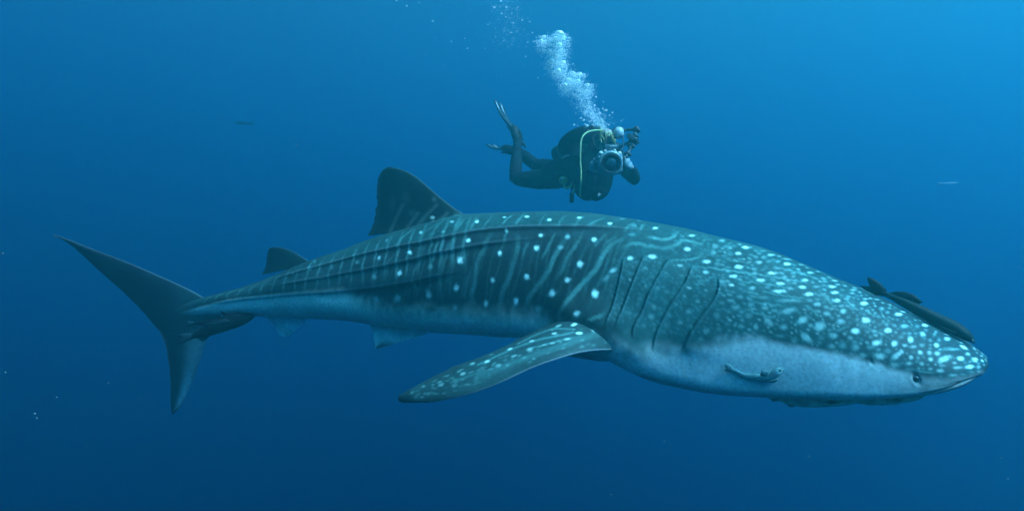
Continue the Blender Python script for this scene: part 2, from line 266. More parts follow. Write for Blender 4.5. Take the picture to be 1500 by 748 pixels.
Mspot = np.zeros((NI, NJ)); Mstr = np.zeros((NI, NJ)); Mpale = np.zeros((NI, NJ))
allspots = [tuple(map(float, s.split())) for s in SPOTS.replace('\n', ';').split(';')]
for (x, y, a, b, v) in allspots: spot(Mspot, x, y, a*(.84 if x > 1040 else .95), b*.88, v if v > .85 else v*.85, soft=.72)
for (x, y, a, b, v, an) in SPOTS_A: spot(Mspot, x, y, a, b, v, an)
for (x, y, a, b, v) in PALE: spot(Mpale, x, y, a, b, v)
for (w, v, p) in STRIPES: stripe(Mstr, p, w, min(v*(1.2 if p[0][0] > 985 else 1.0), .7))
Mstr *= np.clip(.6 + .8*GRAIN, 0, 1.2)*np.clip(.55 + .9*vnoise(_P*np.array([13, 17, 1]), 45).reshape(NI, NJ), .4, 1.15)
Mspot *= np.clip(.72 + .5*GRAIN, 0, 1.05)
rnd = random.Random(5)                                                     # faint filler dots between the bold ones on the head and gill flaps
have = [(x, y, max(a, 3)) for (x, y, a, b, v) in allspots] + [(x, y, a) for (x, y, a, b, v, an) in SPOTS_A]
for _ in range(8000):
    x = rnd.uniform(895, 1444); f = (x - 895)/550
    y = rnd.uniform(float(pc(TOP, x)) + 4, np.interp(x, [895,1000,1100,1250,1330,1440], [470,490,488,518,542,548]))
    r = rnd.uniform(1.4, 2.5)
    if x < 985 and y < 375: continue
    if all((abs(x - hx)/(1.5 if x > 1040 else 1.2))**2 + (y - hy)**2 > (hr*.72 + r + 1.2)**2 for hx, hy, hr in have):
        have.append((x, y, r*1.1))
        spot(Mspot, x, y, r*(1.9 if 1040 < x < 1250 and y < 455 else 1.3), r*.9, rnd.uniform(.18, .46)*(1 if x > 1050 else .5), rnd.uniform(-12, 25))
# back/belly border, as girth along the body
BORD = [(246,462),(300,447.5),(330,440.5),(450,429.5),(500,430),(520,438),(540,448),(580,456),(640,460),(720,463),(780,468),(850,484),(900,504),(950,514),(1000,515),(1050,505),(1100,497),(1150,504),(1200,514),(1250,523),(1290,534),(1330,546),(1370,554),(1410,553),(1432,546),(1448,540)]
BW = [(246,2),(450,4),(520,11),(600,19),(800,21),(950,17),(1080,13),(1150,6),(1300,6),(1448,4)]
bi = [find(x, float(pc(BORD, x))) for x in np.linspace(250, 1446, 260)]
gb = np.interp(S, [S[i] for i, j in bi], [GN[i, j] for i, j in bi])
ker = np.ones(15)/15; gb = np.convolve(np.r_[np.full(7, gb[0]), gb, np.full(7, gb[-1])], ker, 'valid')
gw = pc(BW, xs)*dd/F
Vf = V.reshape(-1, 3)
P3 = np.stack([np.repeat(S, NJ), GN.ravel()*1.0, np.zeros(NI*NJ)], 1)
nz = lambda sc, seed: vnoise(P3*np.array(sc) + 31.7, seed).reshape(NI, NJ)
wob = (nz((9, 9, 1), 1) - .5)*.5 + (nz((34, 26, 1), 2) - .5)*.9
belly = smooth(-1, 1, (GN - gb[:, None])/gw[:, None] + wob*(.35 + .2*smooth(500, 620, xs) + .4*smooth(930, 1060, xs))[:, None])*(.10 + .90*smooth(258, 310, xs))[:, None]
# base tones
headness = smooth(855, 985, xs + 0.0)[:, None]
topness = 1 - smooth(.0, .55, GN/gb[:, None])
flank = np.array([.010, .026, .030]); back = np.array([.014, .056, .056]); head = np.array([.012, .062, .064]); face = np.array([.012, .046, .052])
hue = smooth(1170, 1330, xs)[:, None]
def ridge_G(pts):
    Q, t = trace(pts, 4.0); I = [find(x, y) for x, y in Q]; o = np.argsort([i for i, j in I])
    return np.array([S[I[k][0]] for k in o]), np.array([GN[I[k]] for k in o]), t
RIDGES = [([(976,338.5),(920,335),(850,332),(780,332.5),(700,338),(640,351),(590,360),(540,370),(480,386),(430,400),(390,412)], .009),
          ([(812,345),(770,350),(700,359),(640,371),(580,385),(520,397),(450,410),(400,418)], .008),
          ([(690,394),(660,400),(610,411),(560,420),(500,426),(450,429.5),(390,434),(330,440.5),(300,447)], .014)]
H = np.zeros((NI, NJ)); above1 = np.zeros((NI, NJ)); rl = np.zeros((NI, NJ))
for q, (pts, amp) in enumerate(RIDGES):
    rs, rg, _ = ridge_G(pts); o = np.argsort(rs); rs, rg = rs[o], rg[o]
    rgi = np.interp(S, rs, rg); kk = np.ones(41)/41; rgi = np.convolve(np.r_[np.full(20, rgi[0]), rgi, np.full(20, rgi[-1])], kk, 'valid')
    on = smooth(rs[0] - .02, rs[0] + .25, S)*(1 - smooth(rs[-1] - .45, rs[-1] + .02, S))
    q_ = GN - rgi[:, None]
    H += (amp*on*(.6 + .4*smooth(480, 680, xs)))[:, None]*np.where(q_ < 0, np.exp(-(q_/.07)**2), np.exp(-(q_/.010)**2) - .5*(np.exp(-((q_ - .03)/.03)**2))*(1 - np.exp(-(q_/.010)**2)))
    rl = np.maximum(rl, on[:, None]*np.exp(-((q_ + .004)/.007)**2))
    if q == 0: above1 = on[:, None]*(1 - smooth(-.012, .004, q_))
mot = nz((7, 5, 1), 3); mot2 = nz((40, 40, 1), 4); mot3 = nz((120, 120, 1), 6)
base = flank*(1 - above1[..., None]) + back*above1[..., None]  # lighter colour above the first ridge paints in the light on its upper face
tail_k = (1 - smooth(420, 640, xs))[:, None, None]; base = base*(1 - tail_k) + np.array([.014, .046, .046])*tail_k
headb = head*(1 - hue[..., None]) + face*hue[..., None]
base = base*(1 - headness[..., None]) + headb*headness[..., None]
base = base*(0.72 + .55*mot[..., None])*(0.80 + .4*mot2[..., None])*(.72 + .56*GRAIN[..., None])
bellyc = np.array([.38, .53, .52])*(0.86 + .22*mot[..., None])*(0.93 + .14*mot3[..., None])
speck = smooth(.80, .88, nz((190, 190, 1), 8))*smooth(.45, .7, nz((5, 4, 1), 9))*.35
bellyc = bellyc*(1 - speck[..., None])*(1 - .62*smooth(1300, 1405, xs)[:, None, None])*(1 + np.array([.9, .5, .22])*(1 - smooth(680, 960, xs))[:, None, None])  # belly colour raised towards the tail, standing in for light from below
str_c = np.array([.07, .22, .20]); spot_c = np.array([.52, .80, .72])
dark_edge = np.exp(-((GN - gb[:, None] + .012)/(.012))**2)*smooth(1090, 1150, xs)[:, None]*(1 - smooth(1290, 1340, xs))[:, None]*(.35 + .3*mot2)
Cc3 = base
Cc3 = Cc3*(1 - (Mstr*1.0)[..., None]) + str_c*1.6*(Mstr)[..., None]
Cc3 = Cc3 + (rl*.06)[..., None]*np.array([.7, 1, 1])  # pale line painted where each ridge crest catches the light
sp = np.clip(Mspot, 0, 1)**1.25
spot_mid = np.array([.05, .28, .28])
scol = spot_mid*(1 - sp[..., None]) + spot_c*sp[..., None]
Cc3 = Cc3*(1 - np.clip(Mspot*1.25, 0, 1)[..., None]) + scol*np.clip(Mspot*1.25, 0, 1)[..., None]
Cc3 = Cc3*(1 - .55*dark_edge[..., None])
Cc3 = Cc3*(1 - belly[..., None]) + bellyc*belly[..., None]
Cc3 = Cc3*(1 - .35*Mpale[..., None]) + np.array([.42, .48, .55])*.35*Mpale[..., None]
# gill slits: raised flap in front (snout side), sharp drop behind, dark slit
GILLS = [[(912,378),(907,402),(901,430),(895,455),(889,476)],[(942,373),(932,396),(921,424),(910,456),(902,478)],[(978,378),(964,402),(950,428),(938,458),(927,486),(930,496)],[(1012,389),(1003,412),(987,436),(972,462),(960,490),(956,512)],[(1050,406),(1052,414),(1047,434),(1035,452),(1018,474),(1005,498),(997,518)]]
slit = np.zeros((NI, NJ)); edge_l = np.zeros((NI, NJ))
for p in GILLS:
    Q, t = trace(p, 3.0); ij = [find(x, y) for x, y in Q]
    gg = np.array([GN[k] for k in ij]); ss = np.array([S[k[0]] for k in ij]); o = np.argsort(gg); gg, ss = gg[o], ss[o]
    ker = np.ones(5)/5; ss[2:-2] = np.convolve(ss, ker, 'valid')
    s_at = np.interp(GN, gg, ss); on = smooth(gg[0] - .01, gg[0] + .05, GN)*(1 - smooth(gg[-1] - .05, gg[-1] + .01, GN))
    q_ = S[:, None] - s_at
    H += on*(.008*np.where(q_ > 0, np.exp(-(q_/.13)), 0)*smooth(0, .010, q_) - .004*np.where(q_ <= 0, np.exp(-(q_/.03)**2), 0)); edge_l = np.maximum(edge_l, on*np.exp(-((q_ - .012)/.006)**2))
    slit = np.maximum(slit, on*np.exp(-((q_ - .001)/.0028)**2)*.42*(.5 + GRAIN))
# mouth: groove with a lip below it
def groove(pts, amp_lip, amp_cut, wid, widl):
    global H
    Q, t = trace(pts, 3.0); ij = [find(x, y) for x, y in Q]
    ss = np.array([S[k[0]] for k in ij]); gg = np.array([GN[k] for k in ij]); o = np.argsort(ss); ss, gg = ss[o], gg[o]
    g_at = np.interp(S, ss, gg); kk = np.ones(61)/61; g_at = np.convolve(np.r_[np.full(30, g_at[0]), g_at, np.full(30, g_at[-1])], kk, 'valid')[:, None]
    on = (smooth(ss[0] - .01, ss[0] + .12, S)*(1 - smooth(ss[-1] - .05, ss[-1] + .02, S)))[:, None]
    q_ = GN - g_at
    H = H + on*(amp_lip*np.exp(-((q_ - widl*1.6)/widl)**2) - amp_cut*np.exp(-(q_/wid)**2))
    return on*np.exp(-(q_/(wid*.8))**2)
m1 = groove([(1342,578),(1360,575.5),(1378,572),(1396,566.5),(1410,561),(1422,555),(1431,549.5)], .0035, .011, .0055, .012)
m2 = groove([(1370,571),(1386,566),(1400,561),(1416,554)], .0015, .004, .004, .008)
slit = np.maximum(slit, np.maximum(m1*.85, m2*.5))
# socket round the eye, spiracle, nostril
ei, ej = find(1342, 554.5); si, sj = find(1276.5, 530.5); ni, nj = find(1428, 549.5)
qe = np.hypot(S[:, None] - S[ei], GN - GN[ei, ej]); qs = np.hypot((S[:, None] - S[si]), (GN - GN[si, sj]))
H += .0008*np.exp(-((qe - .028)/.010)**2) - .010*np.exp(-(qe/.017)**2) - .004*np.exp(-(qs/.009)**2) + .0008*np.exp(-((qs-.02)/.008)**2)
Cc3 = Cc3*(1 - .5*np.exp(-(qe/.028)**2)[..., None]); slit = np.maximum(slit, .4*np.exp(-(qs/.007)**2))
Cc3 = Cc3 + .035*(np.exp(-((qe - .025)/.004)**2)*(GN > GN[ei, ej]))[..., None]
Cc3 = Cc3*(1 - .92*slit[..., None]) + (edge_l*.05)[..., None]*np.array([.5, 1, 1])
# shoulder swelling where the pectoral fin leaves the body
for p in ([(838,461),(858,468),(878,479),(897,492),(914,507),(932,514)],):
    Q_, _t = trace(p, 2.0); fl_ = np.zeros((NI, NJ))
    for x, y in Q_:
        i, j = find(x, y); I, J = win(i, j, .26, .26); put(fl_, I, J, np.exp(-(np.linalg.norm(V[np.ix_(I, J % NJ)] - V[i, j], axis=2)/.11)**2))
    H += .060*fl_
# slow swell of muscle and skin folds
H += .005*(nz((3, 4, 1), 11) - .5) + .0018*(nz((22, 14, 1), 12) - .5)
V = V + N0*H[..., None]
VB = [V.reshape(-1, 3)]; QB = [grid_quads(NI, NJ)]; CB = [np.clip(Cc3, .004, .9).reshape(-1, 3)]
nb = NI*NJ
for row, flip in ((0, 1), (NI - 1, 0)):                                  # close both ends
    VB.append(V[row].mean(0)[None]); CB.append(Cc3[row].mean(0)[None])
    j = np.arange(NJ); j2 = (j + 1) % NJ
    q = np.stack([np.full(NJ, nb), row*NJ + j2, row*NJ + j, np.full(NJ, nb)], 1) if flip else np.stack([np.full(NJ, nb), row*NJ + j, row*NJ + j2, np.full(NJ, nb)], 1)
    nb += 1
CAPS = [(0, NI*NJ), ((NI-1)*NJ, NI*NJ + 1)]

def fin(lead, trail, T0, T1, colf, nt_=120, nv=90, sharp=.55, root_flare=0.0, bulge=None):
    """closed aerofoil sheet between a leading and a trailing edge (n,3 world curves, root to tip)"""
    A = np.asarray(lead); B = np.asarray(trail)
    t = np.linspace(0, 1, nt_)
    A = np.stack([pchip(np.linspace(0, 1, len(A)), A[:, k], t) for k in range(3)], 1); B = np.stack([pchip(np.linspace(0, 1, len(B)), B[:, k], t) for k in range(3)], 1)
    wn = (vnoise(np.c_[t*26, np.zeros(nt_), np.zeros(nt_)] + 5.5 + T0*40, 51) - .5) + .6*(vnoise(np.c_[t*75, np.zeros(nt_), np.zeros(nt_)] + 2.5, 52) - .5)
    B = B + (A - B)*(.030*wn*smooth(.02, .12, t)*smooth(1, .92, t))[:, None]
    v = (1 - np.cos(np.linspace(0, np.pi, nv)))/2
    M = A[:, None]*(1 - v)[None, :, None] + B[:, None]*v[None, :, None]
    if bulge is not None: M = M + bulge(t[:, None], v[None, :])
    a = np.gradient(M, axis=0); b = np.gradient(M, axis=1); n = np.cross(a, b); nn = np.linalg.norm(n, axis=2)
    n = n/(nn[..., None] + 1e-9)
    nm = n[:int(nt_*.9)].reshape(-1, 3).mean(0); n = np.where((n@nm)[..., None] < 0, -n, n)
    n[-6:] = n[-7]
    if (n.reshape(-1, 3).mean(0)@FW) > 0: n = -n                          # side one faces the camera
    prof = (v**.5)*(1 - v)**.9*1.75 + .05*(v > 0)*(v < 1)
    T = (T0 + (T1 - T0)*t**sharp + root_flare*np.exp(-t/.10))*(1 - smooth(.93, 1.0, t)*.75)
    off = n*(prof[None]*T[:, None]/2)[..., None]
    P1, P2 = M + off, (M - off)[:, ::-1][:, 1:-1]
    VV = np.concatenate([P1, P2], 1); K = VV.shape[1]
    tt = np.repeat(t[:, None], K, 1); vv = np.r_[v, v[::-1][1:-1]][None].repeat(nt_, 0); side = np.r_[np.zeros(nv), np.ones(nv - 2)][None].repeat(nt_, 0)
    C = colf(tt, vv, side, VV)
    return VV, C, K
def add_fin(VV, C, K):
    global nb
    n = VV.shape[0]
    VB.append(VV.reshape(-1, 3)); CB.append(np.clip(C, .004, .9).reshape(-1, 3)); QB.append(grid_quads(n, K, nb)); nb += n*K
mid3 = lambda pts, off=0.0: W([p[0] for p in pts], [p[1] for p in pts], depth([p[0] for p in pts]) + off)
def resample(pts, n=40):
    Q = np.array(pts, float); L = np.r_[0, np.cumsum(np.hypot(*np.diff(Q, axis=0).T))]; s = np.linspace(0, L[-1], n)
    return np.stack([pchip(L, Q[:, 0], s), pchip(L, Q[:, 1], s)], 1)
def fnoise(VV, sc, seed): return vnoise(VV.reshape(-1, 3)*sc + 17.3, seed).reshape(VV.shape[:2])
ndark = np.array([.022, .040, .045])
def dorsal_skin(t, v, side, VV):
    c = plain(np.array([.011, .032, .034]))(t, v, side, VV); x, y = proj(VV); m = np.zeros(VV.shape[:2])
    for fx, fy, a, b, k in [(633.5,318.4,3,2.2,.8),(616.8,340.7,2.4,3,.7),(650,322,2.4,1.6,.5),(661.5,324.7,3,2,.7),(636,292,3,3,.12),(604,312,5,4,.05),(595,290,6,8,.04),(575,300,4,10,.03)]:
        m = np.maximum(m, k*(1 - smooth(.4, 1.6, np.hypot((x - fx)/a, (y - fy)/b))))
    for p in ([(655,312),(640,326),(622,345)],[(640,300),(622,318),(604,340)],[(612,312),(600,328),(588,345)],[(668,314),(660,328)],[(590,300),(580,320),(570,342)]):
        for qx, qy in trace(p, 2.0)[0]: m = np.maximum(m, .10*(1 - smooth(.4, 1.6, np.hypot(x - qx, y - qy)/2.4)))
    return c*(1 - m)[..., None] + np.array([.55, .80, .66])*m[..., None]
def plain(c, rim=.03):
    def f(t, v, side, VV):
        m = .7 + .6*fnoise(VV, 14, 3); m2 = .85 + .3*fnoise(VV, 60, 4)
        e = smooth(.90, 1, v)*rim + smooth(.03, 0, v)*rim
        return np.asarray(c)*(m*m2)[..., None] + e[..., None]*np.array([.7, 1, 1])
    return f
# first dorsal fin
add_fin(*fin(mid3(resample([(700,322),(672,309),(650,293),(632,278),(608,258),(588,248),(573,244.5)])), mid3(resample([(539,345.5),(545,331),(550,314),(552,298),(552,280),(554,262),(560,250),(567,245)])), .085, .02, dorsal_skin, nt_=170, nv=150, root_flare=.03))
# second dorsal fin
add_fin(*fin(mid3(resample([(458,386),(443,376.5),(424,366),(409,362),(400,361.5)])), mid3(resample([(384,402),(389,390),(391,375),(393,366),(396,362.5)])), .045, .012, plain(np.array([.010, .030, .032]))))
# anal fin
add_fin(*fin(mid3(resample([(456,462),(444,475),(432,485),(424,491),(417,493.5)])), mid3(resample([(386,460),(394,468),(401,475.5),(407,486),(412,492)])), .045, .012, plain(np.array([.42, .60, .56]), .06)))
# pelvic fins (camera side and far side)
def pel(t, v, side, VV):
    x, y = proj(VV); m = .8 + .4*fnoise(VV, 20, 3)
    dk = smooth(.45, .95, t)*smooth(1.05, .35, v)
    c = np.array([.46, .64, .60])*(1 - dk)[..., None] + np.array([.03, .05, .06])*dk[..., None]
    return c*m[..., None] + (smooth(.94, 1, v)*.08)[..., None]
def sidefin(lead, trail, dl, dt, *a, **k):
    L = np.array(lead, float); T_ = np.array(trail, float)
    return fin(W(L[:, 0], L[:, 1], L[:, 2]), W(T_[:, 0], T_[:, 1], T_[:, 2]), *a, **k)
def c3(pts, n=40):
    Q = np.array(pts, float); L = np.r_[0, np.cumsum(np.linalg.norm(np.diff(Q, axis=0)*np.array([1, 1, 100]), axis=1))]; s = np.linspace(0, L[-1], n)
    return np.stack([pchip(L, Q[:, k], s) for k in range(3)], 1)
pd = lambda x: float(depth(x))
add_fin(*sidefin(c3([(640,480,pd(640)-.10),(620,490,pd(620)-.15),(600,496.5,pd(600)-.19),(575,504,pd(575)-.22),(552,510,pd(552)-.24)]), c3([(543,470,pd(543)-.10),(543,478,pd(543)-.14),(546.5,488,pd(546)-.18),(548.5,500,pd(548)-.22),(549.5,509,pd(549)-.24)]), 0, 0, .05, .012, pel))
add_fin(*sidefin(c3([(635,478,pd(640)+.12),(615,483,pd(620)+.18),(595,486,pd(600)+.24),(575,488,pd(575)+.30)]), c3([(543,468,pd(543)+.10),(543,474,pd(543)+.16),(547,480,pd(546)+.24),(555,487,pd(548)+.30)]), 0, 0, .05, .012, pel))
# tail fin: one forked sheet, upper tip to lower tip
def tailc(t, v, side, VV):
    x, y = proj(VV); m = .75 + .5*fnoise(VV, 9, 3); m2 = .85 + .3*fnoise(VV, 50, 5)
    low = smooth(470, 500, y); pale = low*smooth(.62, .15, v)*smooth(.985, .9, t)
    mid_ = np.array([.006, .012, .018])*(1 - smooth(215, 320, x))[..., None] + np.array([.012, .042, .046])*smooth(215, 320, x)[..., None]
    c = mid_*(1 - pale)[..., None] + np.array([.10, .24, .25])*pale[..., None]
    e = smooth(.95, 1, v)*low*.10 + smooth(.04, 0, v)*(1 - low)*.05
    return c*(m*m2)[..., None] + e[..., None]*np.array([.7, 1, 1])
LE = [(78,343),(100,350.5),(137,365),(188,384.5),(234,404),(277,423.5),(300,436),(330,450),(316,476),(301,500),(296,520),(289,539),(281,560),(273,578),(263,596),(253,606.5)]
TE = [(77,343),(93,352),(110,363.5),(141,392),(176,423),(207,454),(222,471),(232,484),(240,498),(244,512),(247,530),(249,548),(250,566),(250,582),(250.5,597),(252,607)]
tw = lambda p: W([q[0] for q in p], [q[1] for q in p], depth([q[0] for q in p]) + 0.0)
add_fin(*fin(tw(LE), tw(TE), .05, .05, tailc, nt_=260, nv=110))
# pectoral fin on the camera side
PE_L = [(968,486,3.92),(944,500,3.83),(920,509,3.70),(900,512,3.59),(878,512.5,3.48),(855,515,3.40),(810,527.5,3.33),(776,540,3.31),(742,556,3.30),(696,574,3.32),(662,583,3.36),(623,589.5,3.43),(592,589.5,3.50),(584,586.5,3.53)]
PE_T = [(868,436,3.98),(848,452,3.88),(828,463,3.80),(812,471,3.76),(800,477,3.72),(787,483,3.69),(765,494,3.66),(742,506,3.63),(705,522,3.60),(662,538,3.58),(640,549,3.57),(617,560.5,3.56),(596,574,3.55),(584,583.5,3.54)]
def pecc(t, v, side, VV):
    m = .8 + .4*fnoise(VV, 10, 3); m2 = .85 + .3*fnoise(VV, 60, 5)
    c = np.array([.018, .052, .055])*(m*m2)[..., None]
    c = c*(1 - .35*smooth(.35, .9, v)*smooth(.75, .2, t))[..., None]*(.72 + .28*smooth(.08, .35, t))[..., None]  # fin root darkened in colour to meet the shaded flank beside it
    x, y = proj(VV); s0 = np.zeros(VV.shape[:2]); l0 = np.zeros(VV.shape[:2])
    fs = [(841,475,5.5,2.2,1,-18),(818,477,5.5,1.8,.6,-22),(812,488,4.5,1.8,.8,-10),(848.4,487.6,6,2.4,.95,0),(870,481.6,5,4.5,.6,0),(831,496,6.5,2,.65,-8),(779,499,4.5,1.5,.85,-15),(809,502,5,1.7,.6,-8),(797,504.7,5,1.5,.5,-15),(776,511,5.5,2.6,.6,-15),(747,510.7,4.5,1.6,.95,-20),(753,521,5.5,2.2,.5,-18),(713.6,529,5,2.2,.95,-20),(730,535,5.5,2.8,.5,-20),(692,532,5,1.8,.55,-20),(678,547,5,2.6,.6,-20),(646,563,5.5,2.6,.45,-20),(666,564,5,3,.35,-15),(628,576,5,2.6,.3,-15),(655,550,4,1.5,.3,-25),(690,545,6,1.5,.3,-22),(720,519,4,1.2,.4,-22),(700,560,7,2,.2,-15),(760,502,4,1.3,.4,-25),(866,474,5,2,.4,-25)]
    fs = [(fx, fy, a*.85, b*.9, vv_*.78, an) for fx, fy, a, b, vv_, an in fs]; rp = random.Random(12)
    for _ in range(95):
        q = rp.random(); fx = 600 + 300*q; ya, yb = np.interp(fx, [600,662,742,810,900], [571,540,508,474,470]), np.interp(fx, [600,662,742,810,900], [588,582,555,527,508])
        fs.append((fx, ya + (yb - ya)*rp.uniform(.12, .85), rp.uniform(2, 4.2), rp.uniform(1.0, 1.8), rp.uniform(.12, .30), -20 + rp.uniform(-8, 8)))
    for fx, fy, a, b, vv_, an in fs:
        cs, sn = math.cos(math.radians(an)), math.sin(math.radians(an)); dx, dy = x - fx, y - fy
        q = np.hypot((cs*dx + sn*dy)/a, (-sn*dx + cs*dy)/b); s0 = np.maximum(s0, vv_*(1 - smooth(.5, 1.5, q)))
    ls = [(1.5,.5,[(840,486),(820,491),(796,495.5),(760,507),(730,520),(700,534)]),(1.3,.45,[(842,482),(815,481),(790,488),(765,500)]),(4.5,.22,[(902,486),(870,491),(820,507),(760,528),(700,552)]),(1.6,.3,[(790,515),(750,532),(700,546),(660,560)]),(1.3,.35,[(850,492),(815,500),(780,509)])]
    for w, vv_, p in ls:
        Q, tt = trace(p, 2.0)
        for qx, qy in Q: l0 = np.maximum(l0, vv_*(1 - smooth(.4, 1.6, np.hypot(x - qx, y - qy)/w)))
    up = 1 - side
    l0 *= up; s0 *= up
    c = c*(1 - l0)[..., None] + np.array([.08, .26, .24])*l0[..., None]
    k = np.clip(s0*1.2, 0, 1)[..., None]
    c = c*(1 - k) + (np.array([.05, .28, .25])*(1 - s0[..., None]) + np.array([.55, .78, .70])*s0[..., None])*k
    under = side[..., None]; c = c*(1 - under) + np.array([.34, .42, .45])*m[..., None]*under
    e = (smooth(.012, 0, v)*smooth(.10, .2, t) + smooth(.985, 1, v)*smooth(.4, .7, t)*.5)*.30
    return c*(1 - e[..., None]) + np.array([.5, .62, .66])*e[..., None]
pb = lambda t, v: ((.05*np.sin(np.pi*v)*(1 - t*.6)*smooth(.0, .25, t))[..., None]*UP)
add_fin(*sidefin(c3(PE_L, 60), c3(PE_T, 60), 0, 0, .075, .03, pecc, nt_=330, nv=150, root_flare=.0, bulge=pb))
# pectoral fin on the far side: mirrored across the body, held out and back
fl = [(925,525,4.45),(890,527,4.62),(860,524,4.85),(830,520,5.10),(805,515,5.35)]; ft = [(850,508,4.60),(835,509,4.72),(820,510,4.90),(808,511,5.15),(800,513,5.36)]
def farp(t, v, side, VV):
    m = .8 + .4*fnoise(VV, 10, 3); return np.array([.30, .38, .40])*m[..., None]*np.ones_like(VV)
add_fin(*sidefin(c3(fl), c3(ft), 0, 0, .10, .02, farp))
V_all = np.concatenate(VB); Q_all = np.concatenate(QB); C_all = np.concatenate(CB)
skin = skin_mat('whale_shark_skin', rough=.6, spec=.12, bump=.2)
origin = V_all[:NI*NJ].mean(0)
me = fast_mesh('whale_shark', V_all - origin, Q_all, C_all)
shark = new_obj('whale_shark', me, skin); shark.location = origin
tag(shark, 'large spotted whale shark with striped dark back and pale belly swimming right', 'whale shark')
# its eye
def blob_mesh(name, r, cols, seg=24, ring=16, squash=(1, 1, 1)):
    ph = np.linspace(0, np.pi, ring); a = 2*np.pi*np.arange(seg)/seg
    P = np.stack([np.sin(ph)[:, None]*np.cos(a), np.sin(ph)[:, None]*np.sin(a), np.cos(ph)[:, None]*np.ones(seg)], -1)
    return fast_mesh(name, (P*r*np.array(squash)).reshape(-1, 3), grid_quads(ring, seg), cols(P.reshape(-1, 3)))
def look_at(o, n):
    o.rotation_euler = Vector(n).to_track_quat('Z', 'Y').to_euler()
def eyecol(P):
    c = np.tile(np.array([.03, .05, .07]), (len(P), 1)); c[P[:, 2] > .80] = (.006, .008, .012); return c
eye_m = skin_mat('shark_eye', rough=.12, spec=.5, bump=0, mottle=0)
e = new_obj('eye', blob_mesh('eye', .016, eyecol), eye_m, shark); e.location = Vector(V[ei, ej] - N0[ei, ej]*.003 - origin); look_at(e, N0[ei, ej]); e['label'] = 'small dark round eye low on the head'
mj = (-ej) % NJ
e = new_obj('eye', e.data, None, shark); e.location = Vector(V[ei, mj] - N0[ei, mj]*.003 - origin); look_at(e, N0[ei, mj])

# ------------------------------------------------------------------ fish that ride with the shark, and far fish
def paint(me, c, seed=3, sc=40.0, amt=.5):
    n = len(me.vertices); co = np.empty(n*3, np.float32); me.vertices.foreach_get('co', co); co = co.reshape(-1, 3)
    k = 1 - amt/2 + amt*vnoise(co*sc + 9.1, seed)
    c = np.asarray(c, float); c = np.tile(c, (n, 1)) if c.ndim == 1 else c
    a = me.attributes.get('skin') or me.attributes.new('skin', 'FLOAT_COLOR', 'POINT')
    a.data.foreach_set('color', np.c_[c*k[:, None], np.ones(n)].astype(np.float32).ravel())
def curve3(P, t):
    P = np.asarray(P, float); u = np.linspace(0, 1, len(P)); return np.stack([pchip(u, P[:, k], t) for k in range(3)], 1)
fish_m = skin_mat('fish_skin', rough=.6, spec=.08, bump=.15, scale=400, mottle=.3, mscale=160)
def sheet(poly, thick, nrm, origin, name, col, parent, mat, seg=1):
    """a thin fin: outline polygon (world points) given a thickness along nrm, edges tapered"""
    P = np.asarray(poly, float); c = P.mean(0); n = np.asarray(nrm)/np.linalg.norm(nrm); inner = c + (P - c)*.72; k = len(P)
    Vx = np.r_[P, inner + n*thick/2, inner - n*thick/2, [c + n*thick/2, c - n*thick/2]] - origin
    f = []
    for i in range(k):
        j = (i + 1) % k; f += [(i, j, k + j, k + i), (j, i, 2*k + i, 2*k + j), (k + i, k + j, 3*k, 3*k), (2*k + j, 2*k + i, 3*k + 1, 3*k + 1)]
    me = bpy.data.meshes.new(name); me.from_pydata([tuple(v) for v in Vx], [], [tuple(dict.fromkeys(q)) for q in f]); me.update()
    me.polygons.foreach_set('use_smooth', np.ones(len(me.polygons), bool)); paint(me, col); me.validate()
    return new_obj(name, me, mat, parent)
def fish(name, spine, half, wide, top_c, low_c, up, label, cat, fins, group=None, eye=None, ns=90, nr=32):
    """spine: world points tail to snout; half: half heights (m); fins: (name, polygon) in world points"""
    t = np.linspace(0, 1, ns); C = curve3(spine, t); h = pchip(np.linspace(0, 1, len(half)), half, t); w = h*np.asarray(pchip(np.linspace(0, 1, len(wide)), wide, t))
    T = np.gradient(C, axis=0); T /= np.linalg.norm(T, axis=1)[:, None]
    U = np.asarray(up, float); U = U - (T@U)[:, None]*T; U /= np.linalg.norm(U, axis=1)[:, None]; L = np.cross(T, U)
    a = 2*np.pi*np.arange(nr)/nr
    Vx = C[:, None] + U[:, None]*(h[:, None]*np.cos(a))[..., None] + L[:, None]*(w[:, None]*np.sin(a))[..., None]
    org = C[ns//2]; q = [tuple(x) for x in grid_quads(ns, nr)]
    me = bpy.data.meshes.new(name)
    me.from_pydata([tuple(v) for v in (Vx.reshape(-1, 3) - org)], [], q + [tuple(range(nr))[::-1], tuple((ns-1)*nr + k for k in range(nr))]); me.update()
    me.polygons.foreach_set('use_smooth', np.ones(len(me.polygons), bool))
    k = smooth(-.35, .25, np.cos(a))[None, :, None]*np.ones((ns, 1, 1))
    paint(me, (np.asarray(top_c)*k + np.asarray(low_c)*(1 - k)).reshape(-1, 3), 3, 60., .7)
    o = new_obj(name, me, fish_m); o.location = org
    tag(o, label, cat, group)
    if eye:
        ie = int(ns*eye[0]); 
        for sd in (-1, 1):
            eo = new_obj('eye', blob_mesh('eye', eye[1], lambda P: np.where(P[:, 2:] > .55, .004, .22)*np.ones((len(P), 3)), 14, 10), eye_m, o)
            eo.location = Vector(C[ie] + U[ie]*h[ie]*.15 + L[ie]*sd*w[ie]*.93 - org); look_at(eo, L[ie]*sd)
    for fn, poly, th, fc in fins: sheet(poly, th, L[ns//2], org, fn, fc, o, fish_m)
    return o, C, U, L, h
def Wd(pts, d): return W([p[0] for p in pts], [p[1] for p in pts], np.array([d(p[0]) if callable(d) else d for p in pts]))
px2m = lambda d: d/F

